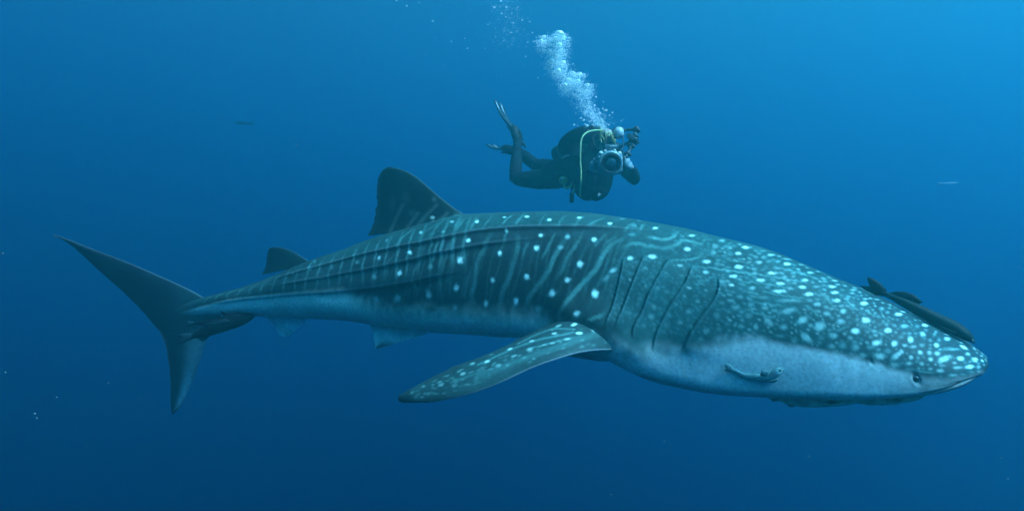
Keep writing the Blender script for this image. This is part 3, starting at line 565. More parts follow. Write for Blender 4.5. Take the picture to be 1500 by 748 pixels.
# dark remora lying along the top of the head
dr = lambda x: float(depth(x)) - .03
k = px2m(3.4)
fish('remora', Wd([(1291,428),(1306,434.5),(1328,445),(1350,456.5),(1372,467.5),(1394,478),(1414,490),(1428,502)], dr), np.array([3.2,4.6,7.4,9.4,10.2,10.6,8.6,1.5])*k*.93, [.6,.7,.9,1,1.1,1.2,1.4,1.2],
     [.004,.018,.020], [.004,.014,.016], UP, 'dark remora stretched out along the top of the shark\'s head', 'remora',
     [('tail_fin', Wd([(1299,425),(1290,415),(1280,408),(1270,405),(1271,412),(1274,420),(1266,420),(1259,418),(1268,425),(1280,432),(1296,434)], dr), .008, [.004,.012,.014]),
      ('dorsal_fin', Wd([(1303,429),(1312,426.5),(1326,427),(1338,431),(1352,442),(1345,446),(1325,439)], dr), .008, [.004,.011,.013]),
      ('pectoral_fin', Wd([(1402,486),(1392,483),(1378,477),(1372,477),(1384,485),(1398,490)], lambda x: dr(x) - .045), .006, [.004,.011,.013])], eye=(.955, .006))
# small remora clinging to the pale throat
def surf(px, py, out=0.0):
    i, j = find(px, py); return V[i, j] + N0[i, j]*out
sp_ = [(1070,539),(1080,544.5),(1092,549.5),(1104,552.5),(1117,553),(1128,550),(1138,545),(1147,540)]
thk = np.array([1.8,2.6,3.8,4.8,5.4,5.9,5.8,2.6]); k = px2m(3.5)
sp3 = np.array([surf(x, y, .55*w*k) for (x, y), w in zip(sp_, thk)])
fish('remora', sp3, thk*k, [.5,.6,.7,.75,.8,.85,.9,.8], [.07,.17,.18], [.13,.27,.28], UP, 'small grey remora curled against the shark\'s pale throat', 'remora',
     [('tail_fin', np.array([surf(x, y, .012) for x, y in [(1073,537),(1066,533),(1061,533),(1064,538),(1061,542),(1068,542),(1074,543)]]), .005, [.07,.16,.17]),
      ('pectoral_fin', np.array([surf(x, y, .03) for x, y in [(1132,553),(1140,552),(1141,556),(1134,558),(1124,556)]]), .005, [.05,.12,.13]),
      ('dorsal_fin', np.array([surf(x, y, .025) for x, y in [(1114,548),(1116,543),(1122,543),(1130,545),(1124,549)]]), .005, [.06,.14,.15])], eye=(.93, .006))
# two pale remoras under the belly
du = lambda x: float(depth(x)) - .20
k = px2m(3.4)
fish('remora', Wd([(1140,584.5),(1158,588),(1180,589.5),(1205,589.5),(1230,588.5),(1250,586.5),(1264,584.5)], du), np.array([2,5,6.6,6.4,5.6,4.6,1.5])*k, [.5,.7,.8,.9,1,1.1,1], [.20,.44,.32], [.30,.55,.42], UP,
     'pale olive remora under the shark\'s belly, nearer the gills', 'remora',
     [('tail_fin', Wd([(1144,583),(1134,582),(1124,583.5),(1132,585.5),(1128,588),(1140,587.5)], du), .006, [.06,.16,.14]), ('pelvic_fin', Wd([(1168,593),(1160,596.5),(1152,593),(1158,591)], du), .006, [.10,.22,.2]),
      ('pectoral_fin', Wd([(1232,589),(1218,592),(1205,588),(1218,586)], lambda x: du(x) - .03), .006, [.03,.08,.08])])
fish('remora', Wd([(1250,587),(1266,588),(1285,588),(1305,587),(1325,585),(1342,582.5),(1354,580.5)], du), np.array([2,4.2,5.2,5.2,4.6,3.6,1.2])*k, [.5,.7,.8,.9,1,1.1,1], [.20,.42,.32], [.28,.50,.40], UP,
     'pale olive remora under the shark\'s chin, below the eye', 'remora',
     [('tail_fin', Wd([(1254,586),(1246,584.5),(1239,585.5),(1244,587.5),(1240,590),(1252,589)], du), .006, [.05,.13,.12]), ('pectoral_fin', Wd([(1326,586),(1314,588.5),(1302,586),(1314,583)], lambda x: du(x) - .03), .006, [.03,.08,.08])])
# dark fish beside the tail
k = px2m(5.0); d0 = 4.98
black = [.002,.003,.006]
fish('cobia', Wd([(281,492.5),(293,488),(307,482),(322,476),(338,470.5),(354,466.5),(366,464),(373.5,463)], d0), np.array([3,6.5,9.5,11,11.5,9.5,5.5,1])*k, [.5,.6,.7,.8,.8,.8,.8,.7], black, [.002,.004,.007], UP,
     'dark cobia with its fins spread swimming beside the shark\'s tail', 'fish',
     [('tail_fin', Wd([(284,489),(275,487.5),(266,488.5),(258,492),(267,494),(270,497),(264,501),(258,503),(268,502.5),(278,498),(284,495)], d0), .01, [.010,.022,.03]),
      ('dorsal_fin', Wd([(322,454.5),(327,457.5),(338,459),(346,459),(338,464),(328,463)], d0), .01, black), ('anal_fin', Wd([(318,482),(308,492),(297,500),(289,496),(296,486)], d0), .01, black),
      ('pectoral_fin', Wd([(338,470),(322,474),(300,476.5),(296,474.5),(312,472),(330,466)], d0 - .09), .008, [.010,.02,.028])])
fish('cobia', Wd([(282,473.5),(294,472.5),(308,471.5),(322,470),(338,468)], 5.06), np.array([1.5,3,4,4,1])*k, [.6,.8,.8,.8,.8], black, black, UP, 'slim dark fish tucked between the cobia and the shark\'s tail', 'fish',
     [('tail_fin', Wd([(285,471.5),(276,470),(273,471),(278,473.5),(272,477),(280,477),(286,475)], 5.06), .008, [.012,.03,.036])])
# far fish
fish('distant_fish', Wd([(366,181),(360,181),(354,180.5),(348,180),(343,180)], 17), np.array([.8,1.8,2.6,2.6,.6])*px2m(17), [.6]*5, black, [.008,.014,.02], UP, 'small blurred dark fish alone in the blue at upper left', 'fish',
     [('tail_fin', Wd([(365,180),(370,178),(372,178.5),(369,181),(372,184),(370,184),(365,182)], 17), .02, black)])
fish('distant_fish', Wd([(1380,269),(1386,268.5),(1392,268.3),(1398,268),(1403,267.5)], 13), np.array([.8,1.4,1.7,1.5,.5])*px2m(13), [.6]*5, [.28,.4,.36], [.4,.5,.46], UP, 'tiny pale slender fish in open water above the shark\'s head', 'fish',
     [('tail_fin', Wd([(1381,268),(1376,267),(1374,267.5),(1377,269),(1374,271),(1376,271),(1381,270)], 13), .015, [.3,.4,.36])])

# ------------------------------------------------------------------ the diver
DD = 6.6
def Q(px, py, dz=0.0): return W(px, py, DD + dz)
def mat_plain(name, col, rough=.6, spec=.2, bump=.1, scale=90, mottle=.25, metal=0.0):
    m = skin_mat(name, rough, spec, bump, scale, mottle, 30.0); t = m.node_tree; b = t.nodes['Principled BSDF']; b.inputs['Metallic'].default_value = metal
    at = [n for n in t.nodes if n.type == 'ATTRIBUTE'][0]; vm = [n for n in t.nodes if n.type == 'VECT_MATH'][0]
    t.links.remove(vm.inputs[0].links[0]); vm.inputs[0].default_value = col; t.nodes.remove(at)
    return m
def tube_geo(P, R, nr=16, sub=6, squash=None, up=None):
    P = np.asarray(P, float); t = np.linspace(0, 1, (len(P) - 1)*sub + 1); C = curve3(P, t); r = pchip(np.linspace(0, 1, len(R)), R, t)
    T = np.gradient(C, axis=0); T /= np.linalg.norm(T, axis=1)[:, None] + 1e-9
    u0 = UP if up is None else np.asarray(up); L = []
    A = np.cross(T, u0); bad = np.linalg.norm(A, axis=1) < .15; A[bad] = np.cross(T[bad], RT); A /= np.linalg.norm(A, axis=1)[:, None]
    for i in range(1, len(A)):
        if A[i]@A[i-1] < 0: A[i] = -A[i]
    B = np.cross(A, T); a = 2*np.pi*np.arange(nr)/nr; s = 1.0 if squash is None else squash
    Vx = C[:, None] + A[:, None]*(r[:, None]*np.cos(a))[..., None] + B[:, None]*(r[:, None]*s*np.sin(a))[..., None]
    # rounded ends
    e0, e1 = C[0] - T[0]*r[0]*.6, C[-1] + T[-1]*r[-1]*.6
    n = len(C); V2 = np.r_[Vx.reshape(-1, 3), [e0, e1]]; f = [tuple(q) for q in grid_quads(n, nr)]
    for j in range(nr):
        j2 = (j + 1) % nr; f.append((n*nr, j2, j)); f.append((n*nr + 1, (n-1)*nr + j, (n-1)*nr + j2))
    return V2, f
def ball_geo(c, r3, nr=20, nh=14, axes=None):
    ph = np.linspace(0, np.pi, nh); a = 2*np.pi*np.arange(nr)/nr
    P = np.stack([np.sin(ph)[:, None]*np.cos(a), np.sin(ph)[:, None]*np.sin(a), np.cos(ph)[:, None]*np.ones(nr)], -1).reshape(-1, 3)*np.asarray(r3)
    if axes is None: axes = np.stack([RT, FW, UP])
    return P@np.asarray(axes) + np.asarray(c), [tuple(q) for q in grid_quads(nh, nr)]
def rbox_geo(c, s, axes=None, bev=.25):
    """box with cut corners and edges"""
    bm = bmesh.new(); bmesh.ops.create_cube(bm, size=1.0)
    for v in bm.verts: v.co = Vector([v.co[k]*s[k] for k in range(3)])
    bmesh.ops.bevel(bm, geom=list(bm.edges), offset=min(s)*bev, segments=3, affect='EDGES', profile=.5)
    bm.verts.index_update()
    Vx = np.array([v.co[:] for v in bm.verts]); f = [tuple(v.index for v in q.verts) for q in bm.faces]; bm.free()
    if axes is None: axes = np.stack([RT, FW, UP])
    return Vx@np.asarray(axes) + np.asarray(c), f
def lathe_geo(c, axis, prof, nr=40):
    """prof: (distance along axis, radius)"""
    ax = np.asarray(axis, float); ax /= np.linalg.norm(ax); A = np.cross(ax, UP); A /= np.linalg.norm(A); B = np.cross(ax, A); a = 2*np.pi*np.arange(nr)/nr
    rows = [np.asarray(c) + ax*z + r*(np.cos(a)[:, None]*A + np.sin(a)[:, None]*B) for z, r in prof]
    n = len(rows); Vx = np.concatenate(rows); return Vx, [tuple(q) for q in grid_quads(n, nr)] + [tuple(range(nr))[::-1], tuple((n-1)*nr + k for k in range(nr))]
def geo_mesh(name, geos, origin, smooth_on=True):
    Vx, f, b = [], [], 0
    for g, q in geos: Vx.append(g); f += [tuple(b + i for i in x) for x in q]; b += len(g)
    me = bpy.data.meshes.new(name); me.from_pydata([tuple(v) for v in np.concatenate(Vx) - origin], [], f); me.validate(); me.update()
    me.polygons.foreach_set('use_smooth', np.full(len(me.polygons), smooth_on, bool)); return me
def part(name, geos, mat, parent, origin, smooth_on=True): return new_obj(name, geo_mesh(name, geos, origin, smooth_on), mat, parent)
def to_np(v): return np.asarray(v, float)

suit, glove, skinc, bootc = [.005,.008,.012], [.24,.33,.35], [.32,.34,.30], [.005,.007,.010]
limbs = []                                                               # (geometry, colour)
def limb(P, R, col, **k): limbs.append((tube_geo([Q(*p) for p in P], R, **k), col, np.array([Q(*p) for p in P])))
limb([(806,257,.46),(818,254,.38),(834,250,.26),(850,243,.13),(864,232,.05),(876,224,.01)], [.135,.14,.14,.155,.155,.12], suit, nr=24)
limb([(866,232,.02),(868,250,-.01),(866,268,.0),(862,280,.03)], [.13,.12,.10,.07], suit, nr=24)                  # chest and belly hanging below the housing
limb([(876,224,.0),(885,216,-.03),(889,211,-.05)], [.08,.066,.07], suit)
limbs.append((ball_geo(Q(889,208,-.07), (.078, .098, .118)), skinc, np.array([Q(889,208,-.07)])))
limbs.append((ball_geo(Q(894.5,213,-.165), (.018, .03, .026)), skinc, np.array([Q(894.5,213,-.165)])))            # nose side of the face
limb([(852,226,.05),(858,250,-.02),(863,277,-.10)], [.078,.070,.056], suit); limb([(863,277,-.10),(864,262,-.20),(867,247,-.31)], [.056,.052,.036], suit)
limb([(902,226,-.01),(916,246,-.09),(929,263,-.17)], [.076,.068,.054], suit); limb([(929,263,-.17),(927,254,-.28),(922,246,-.36)], [.054,.050,.036], suit)
limb([(808,261,.42),(782,263,.53),(755,262,.63)], [.105,.092,.064], suit, nr=20); limb([(755,262,.63),(756,240,.76),(757.5,216,.89)], [.064,.062,.040], suit, nr=20)
limb([(812,250,.48),(798,246,.64),(785,242,.81)], [.105,.09,.062], suit, nr=20); limb([(785,242,.81),(771,231,.96),(758,220,1.10)], [.062,.06,.040], suit, nr=20)
limb([(757.5,216,.89),(759,204,.96),(757,192,.98)], [.045,.052,.040], bootc); limb([(758,220,1.10),(748,219.5,1.13),(738,217,1.16)], [.045,.050,.036], bootc)
def hand(wx, wy, wz, cx, cy, cz, side):
    """palm behind a vertical grip, four fingers closed round it, thumb over the top"""
    limb([(wx, wy, wz), ((wx+cx)/2, (wy+cy)/2, (wz+cz)/2), (cx - side*2, cy, cz + .01)], [.036, .040, .036], glove)
    for q, (dy, ln) in enumerate([(-5.2, 1.0), (-1.8, 1.1), (1.6, 1.02), (4.8, .82)]):
        x0, y0 = cx - side*3.5, cy + dy
        limb([(x0, y0, cz - .005), (x0 + side*1.5*ln, y0 + .3, cz - .045*ln), (x0 + side*4.6*ln, y0 + .6, cz - .055*ln), (x0 + side*6.6*ln, y0 + .8, cz - .030)], [.0105, .0105, .0098, .0085], glove, nr=10, sub=4)
    limb([(cx - side*1.0, cy - 3.5, cz), (cx + side*2.0, cy - 7.0, cz - .012), (cx + side*5.0, cy - 7.6, cz - .018)], [.013, .0115, .0095], glove, nr=10, sub=4)
hand(867, 247, -.31, 873, 238.5, -.36, 1); hand(922, 246, -.36, 918, 238.5, -.37, -1)
org = to_np(Q(840, 250, .3))
raw = new_obj('person_raw', geo_mesh('person_raw', [g for g, c, a in limbs], org), None)
md = raw.modifiers.new('remesh', 'REMESH'); md.mode = 'VOXEL'; md.voxel_size = .0065
ms = raw.modifiers.new('smooth', 'SMOOTH'); ms.factor = .5; ms.iterations = 3
bpy.context.view_layer.update(); dg = bpy.context.evaluated_depsgraph_get()
body = bpy.data.meshes.new_from_object(raw.evaluated_get(dg)); bpy.data.objects.remove(raw)
body.name = 'person'; body.polygons.foreach_set('use_smooth', np.ones(len(body.polygons), bool))
n = len(body.vertices); co = np.empty(n*3, np.float32); body.vertices.foreach_get('co', co); co = co.reshape(-1, 3).astype(float)
cv, cc_ = [], []
for g, c, a in limbs: cv.append(g[0][::3] - org); cc_.append(np.tile(c, (len(g[0][::3]), 1)))
cv = np.concatenate(cv); cc_ = np.concatenate(cc_); kd = KDTree(len(cv))
for i_, v_ in enumerate(cv): kd.insert(v_, i_)
kd.balance()
# cloth folds on the suit, then colour by the nearest limb
nn = np.empty(n*3, np.float32); body.vertices.foreach_get('normal', nn); nn = nn.reshape(-1, 3)
idx = np.array([kd.find(v_)[1] for v_ in co]); vc = cc_[idx]
fold = (vnoise(co*np.array([22, 22, 34]), 5) - .5)*.012*(vc[:, 0] < .02)
body.vertices.foreach_set('co', (co + nn*fold[:, None]).astype(np.float32).ravel()); body.update()
paint(body, vc, 7, 25., .7)
person = new_obj('person', body, skin_mat('wetsuit', rough=.75, spec=.06, bump=.25, scale=120, mottle=.3, mscale=25)); person.location = org
tag(person, 'scuba diver in black wetsuit above the shark, knees bent and fins raised, holding a camera', 'person')
M = {k: mat_plain(k, *a) for k, a in {
    'black_rubber': ((.006,.009,.012), .6, .12), 'bcd_fabric': ((.005,.008,.012), .8, .06, .4, 60), 'tank_paint': ((.05,.10,.11), .35, .4), 'pale_strap_and_glint': ((.42,.5,.48), .6, .2), 'hose_yellow': ((.30,.46,.20), .5, .2, 0),
    'octopus_yellow': ((.22,.28,.06), .45, .3), 'hair_blond': ((.20,.21,.085), .55, .3, .6, 160, .6), 'fin_blade': ((.016,.03,.04), .4, .35), 'fin_pale': ((.20,.30,.33), .45, .3), 'mask_glass': ((.05,.09,.1), .08, .6, 0),
    'housing_metal': ((.14,.23,.24), .38, .45, .1, 60, .35, .35), 'port_black': ((.012,.016,.02), .35, .4), 'lens_glass': ((.006,.012,.016), .05, .7, 0), 'strobe_white': ((.32,.42,.41), .4, .4, .05), 'arm_black': ((.02,.028,.034), .4, .4, .1, 60, .2, .3)}.items()}
# hair: locks swept by the water, over the skull
rnd = random.Random(8); locks = [ball_geo(Q(887.5,204,-.045), (.082, .092, .092))]
for q in range(120):
    a = rnd.uniform(-2.9, .35); r0 = rnd.uniform(.3, 1)
    x0, y0, z0 = 888 + 10*math.cos(a)*r0, 203 + 10*math.sin(a)*r0*.9, -.07 + .09*(1 - r0) - .08*rnd.random()
    x1, y1 = x0 + rnd.uniform(1, 9) - 2, y0 + rnd.uniform(2, 10)
    locks.append(tube_geo([Q(x0, y0, z0), Q((x0+x1)/2 + rnd.uniform(-2, 2), (y0+y1)/2 - 1.5, z0 - .05), Q(x1, y1, z0 - .06 - .05*rnd.random())], [.006, .010, .003], nr=6, sub=3))
part('hair', locks, M['hair_blond'], person, org)
mk = part('mask', [rbox_geo(Q(896,216,-.175), (.15, .06, .078), bev=.35)], M['black_rubber'], person, org)
part('lens', [rbox_geo(Q(896,216,-.205), (.125, .012, .052), bev=.4)], M['mask_glass'], mk, org)
part('strap', [tube_geo([Q(883,211,-.15), Q(881,208,-.05), Q(884,206,.04)], [.010]*3, nr=8)], M['black_rubber'], mk, org)
part('frame_highlight', [rbox_geo(Q(898,213.8,-.208), (.062, .010, .014), bev=.3)], M['pale_strap_and_glint'], mk, org)  # solid pale bar standing in for the highlight on the mask
# buoyancy jacket
bc = part('buoyancy_jacket', [tube_geo([Q(826,219,.40), Q(836,213,.30), Q(850,206,.16), Q(864,202,.07), Q(874,203,.04)], [.07,.125,.14,.13,.07], nr=26, squash=.85),
     tube_geo([Q(848,212,.10), Q(850,235,.0), Q(846,258,.08), Q(838,270,.16)], [.07,.10,.10,.06], nr=22), tube_geo([Q(872,208,.0), Q(866,228,-.07), Q(862,252,-.09), Q(858,276,-.05), Q(862,290,-.02)], [.05,.075,.10,.10,.05], nr=22),
     tube_geo([Q(885,246,-.06), Q(884,262,-.07), Q(878,278,-.05), Q(868,289,-.02)], [.06,.085,.085,.05], nr=22)], M['bcd_fabric'], person, org)
part('pocket', [rbox_geo(Q(880,280,-.12), (.10, .06, .085), np.stack([RT*.8 - UP*.6, FW, RT*.6 + UP*.8]), .3)], M['bcd_fabric'], bc, org)
part('buckle', [rbox_geo(Q(877.5,285,-.165), (.020, .012, .026), np.stack([RT*.8 - UP*.6, FW, RT*.6 + UP*.8]), .3)], M['pale_strap_and_glint'], bc, org)
part('waist_strap', [tube_geo([Q(824,232,.10), Q(832,228.5,.06), Q(842,226.5,.04)], [.016,.018,.010], nr=10, squash=.5)], M['pale_strap_and_glint'], bc, org)
part('tag_strip', [rbox_geo(Q(829,239,.09), (.030, .010, .05), bev=.3)], M['pale_strap_and_glint'], bc, org).data.materials[0] = mat_plain('dull_tag', (.10,.16,.18), .6)
tk = part('air_tank', [lathe_geo(Q(816,229,.52), to_np(Q(868,196,.12)) - to_np(Q(816,229,.52)), [(0,.03),(.006,.07),(.02,.088),(.50,.09),(.54,.08),(.58,.05),(.60,.03),(.64,.028)])], M['black_rubber'], person, org)
part('tank_band', [lathe_geo(to_np(Q(816,229,.52))*.80 + to_np(Q(868,196,.12))*.20, to_np(Q(868,196,.12)) - to_np(Q(816,229,.52)), [(0,.088),(.004,.094),(.075,.094),(.08,.088)])], M['tank_paint'], tk, org)
part('valve', [rbox_geo(Q(873,193,.06), (.09, .05, .04), bev=.3)], M['arm_black'], tk, org)
part('inflator_hose', [tube_geo([Q(899,192,-.02), Q(886,190.5,-.03), Q(872,191,-.08), Q(860,194,-.14), Q(853,201,-.17), Q(850.5,212,-.18), Q(850,226,-.18), Q(850,238,-.17), Q(851,252,-.17), Q(851,268,-.17), Q(849.5,288,-.15)], [.0075]*11, nr=10, sub=8)], M['hose_yellow'], person, org)['label'] = 'bright yellow green air hose over the diver\'s shoulder'
part('regulator_hose', [tube_geo([Q(876,194,.02), Q(868,203,-.10), Q(872,214,-.18), Q(884,222,-.22)], [.008]*4, nr=8)], M['black_rubber'], person, org)
part('second_stage', [lathe_geo(Q(894,225,-.21), -FW, [(-.03,.02),(-.02,.034),(.01,.036),(.022,.026)])], M['port_black'], person, org)
oc = part('octopus', [lathe_geo(Q(825,264,.10), -FW*.8 + RT*.4, [(-.03,.02),(-.02,.036),(.012,.038),(.024,.028)])], M['octopus_yellow'], person, org)
part('hose', [tube_geo([Q(825,268,.10), Q(830,276,.06), Q(838,272,.04), Q(842,280,.02), Q(836,286,.04)], [.010]*5, nr=8), tube_geo([Q(828,262,.1), Q(836,266,.05), Q(843,274,.0), Q(845,284,.02)], [.010]*4, nr=8)], M['octopus_yellow'], oc, org)
part('mouthpiece', [rbox_geo(Q(823.5,261,.07), (.03,.02,.018), bev=.3)], M['pale_strap_and_glint'], oc, org)
gc = part('gauge_console', [rbox_geo(Q(837.5,290,.04), (.042, .03, .085), np.stack([RT, FW, UP]), .3)], M['black_rubber'], person, org)
part('hose', [tube_geo([Q(836.5,284,.04), Q(838,274,.02), Q(843,262,.0)], [.008]*3, nr=8)], M['black_rubber'], gc, org)
# swim fins: foot pocket, blade with ribs and pale inlays
def swim_fin(p0, p1, p2, wide, pocket):
    P0, P1, P2 = to_np(Q(*p0)), to_np(Q(*p1)), to_np(Q(*p2)); T = (P2 - P1)/np.linalg.norm(P2 - P1); S_ = FW*.93 + RT*.3 + UP*.2; S_ = S_ - (S_@T)*T; S_ /= np.linalg.norm(S_); N_ = np.cross(T, S_)
    pk = part('swim_fin', [tube_geo([P0, (P0 + P1)/2, P1, P1 + T*.05], [.055, .062, .055, .03], nr=18, squash=.75)], M['black_rubber'], person, org)
    L_ = np.linalg.norm(P2 - P1); Vx, f = [], []
    t = np.linspace(0, 1, 13)
    for side_ in (-1, 1):                                               # split blade: two vanes
        b = len(Vx); 
        for q in t:
            w0, w1 = .008 + .012*q, wide*(.38 + .62*q**.7)*(1 if q < .9 else 1 - (q - .9)*2.2); c = P1 + T*L_*q + N_*(.03*math.sin(q*2.6))
            th_ = .007*(1 - .7*q)
            for w_ in (w0, w1):
                for n_ in (-1, 1): Vx.append(c + S_*side_*w_/1.0*.5 + N_*n_*th_)
        for q in range(len(t) - 1):
            o_ = b + q*4; f += [(o_, o_+4, o_+6, o_+2), (o_+1, o_+3, o_+7, o_+5), (o_, o_+1, o_+5, o_+4), (o_+2, o_+6, o_+7, o_+3)]
        e = b + (len(t)-1)*4; f += [(b, b+2, b+3, b+1), (e, e+1, e+3, e+2)]
    part('blade', [(np.array(Vx), f)], M['fin_blade'], pk, org, False)
    for side_ in (-1, 1):
        part('rail', [tube_geo([P1 + S_*side_*wide*.2 - T*.02, P1 + T*L_*.5 + S_*side_*wide*.40 + N_*.03, P1 + T*L_*.97 + S_*side_*wide*.49 + N_*.015], [.012,.009,.005], nr=8)], M['black_rubber'], pk, org)
        part('inlay', [tube_geo([P1 + T*L_*.50 + S_*side_*wide*.18 + N_*.038, P1 + T*L_*.78 + S_*side_*wide*.26 + N_*.030, P1 + T*L_*.97 + S_*side_*wide*.30 + N_*.018], [.006,.015,.008], nr=8, squash=.6)], M['fin_pale'], pk, org)
        part('inlay', [tube_geo([P1 + T*L_*.05 + S_*side_*wide*.12 + N_*.045, P1 + T*L_*.22 + S_*side_*wide*.16 + N_*.05], [.014,.010], nr=8, squash=.6)], M['fin_pale'], pk, org)
    part('heel_strap', [tube_geo([P0 + S_*.055, P0 - T*.06, P0 - S_*.055], [.009]*3, nr=8)], M['black_rubber'], pk, org)
    return pk
swim_fin((759,206,.95), (754,190,.98), (731,148,1.10), .19, .1); swim_fin((752,220.5,1.12), (741,218.5,1.16), (719,209.5,1.26), .19, .1)
part('fin_strap_end', [tube_geo([Q(762,205,.93), Q(767,211,.92), Q(770,217,.92)], [.012,.014,.008], nr=8)], M['black_rubber'], person, org)

# ------------------------------------------------------------------ the diver's camera rig
rig = bpy.data.objects.new('underwater_camera', None); COL.objects.link(rig); ro = to_np(Q(894, 240, -.36)); rig.location = ro; rig.empty_display_size = .1
tag(rig, 'pale metal underwater camera housing with large round dome port held by the diver', 'camera')
fwd = -FW*.985 + RT*.05 - UP*.10
hs = part('housing', [rbox_geo(Q(893,239,-.40), (.215, .11, .185), bev=.28), rbox_geo(Q(893,226.5,-.40), (.13, .085, .06), bev=.3)], M['housing_metal'], rig, ro)
for (x, y, r) in [(880,226,.018),(907,226.5,.018),(878,232,.013),(909,234,.014),(886,223.5,.012),(900,223,.013)]:
    part('control_knob', [lathe_geo(Q(x, y, -.43), -FW*.8 + UP*.6, [(-.03, r*.7),(.0, r),(.022, r),(.028, r*.7)], 18)], M['strobe_white'], hs, ro)
part('port_ring', [lathe_geo(Q(893.5,239.5,-.45), fwd, [(-.03,.092),(.0,.104),(.03,.106),(.045,.100),(.047,.082),(.02,.078)])], M['housing_metal'], rig, ro)
pr = part('port_shade', [lathe_geo(Q(894,239.8,-.47), fwd, [(.02,.074),(.055,.080),(.06,.076),(.03,.066)])], M['port_black'], rig, ro)
part('dome_glass', [ball_geo(to_np(Q(894,239.8,-.47)) + fwd*.012, (.066, .042, .066))], M['lens_glass'], rig, ro)
for sx, x in ((-1, 874.5), (1, 914)):
    hd_ = part('handle', [tube_geo([Q(x, 230, -.40), Q(x + sx*1.2, 238, -.41), Q(x, 247, -.40)], [.017,.019,.016], nr=14)], M['arm_black'], rig, ro)
    part('bracket', [tube_geo([Q(x, 247, -.40), Q((x + 894)/2, 250, -.40), Q(894, 249, -.40)], [.012]*3, nr=10)], M['arm_black'], hd_, ro)
# strobe beside the diver's head and the jointed arm on the other side
stb = part('strobe', [lathe_geo(Q(904,194.5,-.10), RT*.55 - FW*.75 + UP*.1, [(-.09,.02),(-.085,.042),(-.01,.046),(.0,.052),(.03,.053)])], M['arm_black'], rig, ro)
part('diffuser', [ball_geo(to_np(Q(906.5,194.5,-.15)), (.048, .04, .052))], M['strobe_white'], stb, ro)
def arm(pts, r): 
    g = [tube_geo([Q(*a) for a in pts], [r]*len(pts), nr=10)]; return part('strobe_arm', g, M['arm_black'], rig, ro)
a1 = arm([(910,191,-.13),(922,190,-.15),(934,190.5,-.17)], .013); a2 = arm([(934,192,-.17),(928,203,-.2),(924,214,-.26)], .014); a3 = arm([(924,214,-.26),(922,222,-.33),(917,230,-.40)], .014); a4 = arm([(906,217,-.20),(916,211,-.22),(926,204,-.24)], .012)
for par, (x, y, z), r in ((a1, (911,191,-.13), .024), (a1, (932,190.5,-.17), .03), (a2, (930,199,-.19), .026), (a2, (924.5,214,-.26), .030), (a3, (919,226,-.37), .026), (a4, (926,206,-.23), .026), (a4, (931,208,-.22), .022)):
    part('clamp', [rbox_geo(Q(x, y, z), (r*1.9, r*1.5, r*2.1), np.stack([RT*.8 + UP*.6, FW, UP*.8 - RT*.6]), .3), lathe_geo(Q(x + 2, y + 1, z - .02), RT*.7 - FW*.7, [(-.01,.006),(0,.012),(.02,.012),(.026,.006)], 12)], M['arm_black'], par, ro)
part('focus_light', [lathe_geo(Q(928.5,205,-.26), RT*.3 - FW*.7 - UP*.5, [(-.10,.016),(-.09,.024),(.0,.026),(.02,.034),(.03,.030)], 20)], M['arm_black'], rig, ro)
part('sync_cord', [tube_geo([Q(909,193,-.12), Q(913,203,-.2), Q(913,214,-.28), Q(908,224,-.38)], [.005]*4, nr=8)], M['arm_black'], rig, ro)

# ------------------------------------------------------------------ air bubbles
bub = bpy.data.materials.new('air_bubble'); bub.use_nodes = True; t = bub.node_tree; t.nodes.clear()
out = t.nodes.new('ShaderNodeOutputMaterial'); mx = t.nodes.new('ShaderNodeMixShader'); tr = t.nodes.new('ShaderNodeBsdfTransparent'); mx2 = t.nodes.new('ShaderNodeMixShader')
df = t.nodes.new('ShaderNodeBsdfTranslucent'); df.inputs['Color'].default_value = (.75, .98, .96, 1); gl = t.nodes.new('ShaderNodeBsdfGlossy'); gl.inputs['Roughness'].default_value = .3; gl.inputs['Color'].default_value = (1, 1, 1, 1)
d2 = t.nodes.new('ShaderNodeBsdfDiffuse'); d2.inputs['Color'].default_value = (.75, .98, .96, 1); mx3 = t.nodes.new('ShaderNodeMixShader'); mx3.inputs[0].default_value = .45
lw = t.nodes.new('ShaderNodeLayerWeight'); lw.inputs['Blend'].default_value = .45
mr = t.nodes.new('ShaderNodeMapRange'); mr.inputs['To Min'].default_value = .62; mr.inputs['To Max'].default_value = .9; t.links.new(lw.outputs['Facing'], mr.inputs['Value'])
t.links.new(d2.outputs[0], mx3.inputs[1]); t.links.new(gl.outputs[0], mx3.inputs[2]); mx2.inputs[0].default_value = .25; t.links.new(mx3.outputs[0], mx2.inputs[1]); t.links.new(df.outputs[0], mx2.inputs[2])
t.links.new(mr.outputs[0], mx.inputs[0]); t.links.new(tr.outputs[0], mx.inputs[1]); t.links.new(mx2.outputs[0], mx.inputs[2]); t.links.new(mx.outputs[0], out.inputs['Surface'])
def ico(sub):
    bm = bmesh.new(); bmesh.ops.create_icosphere(bm, subdivisions=sub, radius=1); Vx = np.array([v.co[:] for v in bm.verts]); f = np.array([[v.index for v in q.verts] for q in bm.faces]); bm.free(); return Vx, f
iv2, if2 = ico(3); iv1, if1 = ico(1)
big = fast_mesh('air_bubble', iv2*np.array([1, 1, .86]) , if2); big.materials.append(bub)
rnd = random.Random(21)
mpx = DD/F
BIG = [(820,49,7.5),(813,56,5),(826,55,5),(797,53.5,5.5),(793,60,3.5),(816,82,6),(824,92,5),(808,90,5),(839,107,4.5),(850,108.5,4),(861,124,3.8),(859,132.5,2.6),(834,117,4.5),(846,119,4.5),(818,104,4),(828,124,4),(822,73,4),(819,66,4.5),(806,74,3.5)]
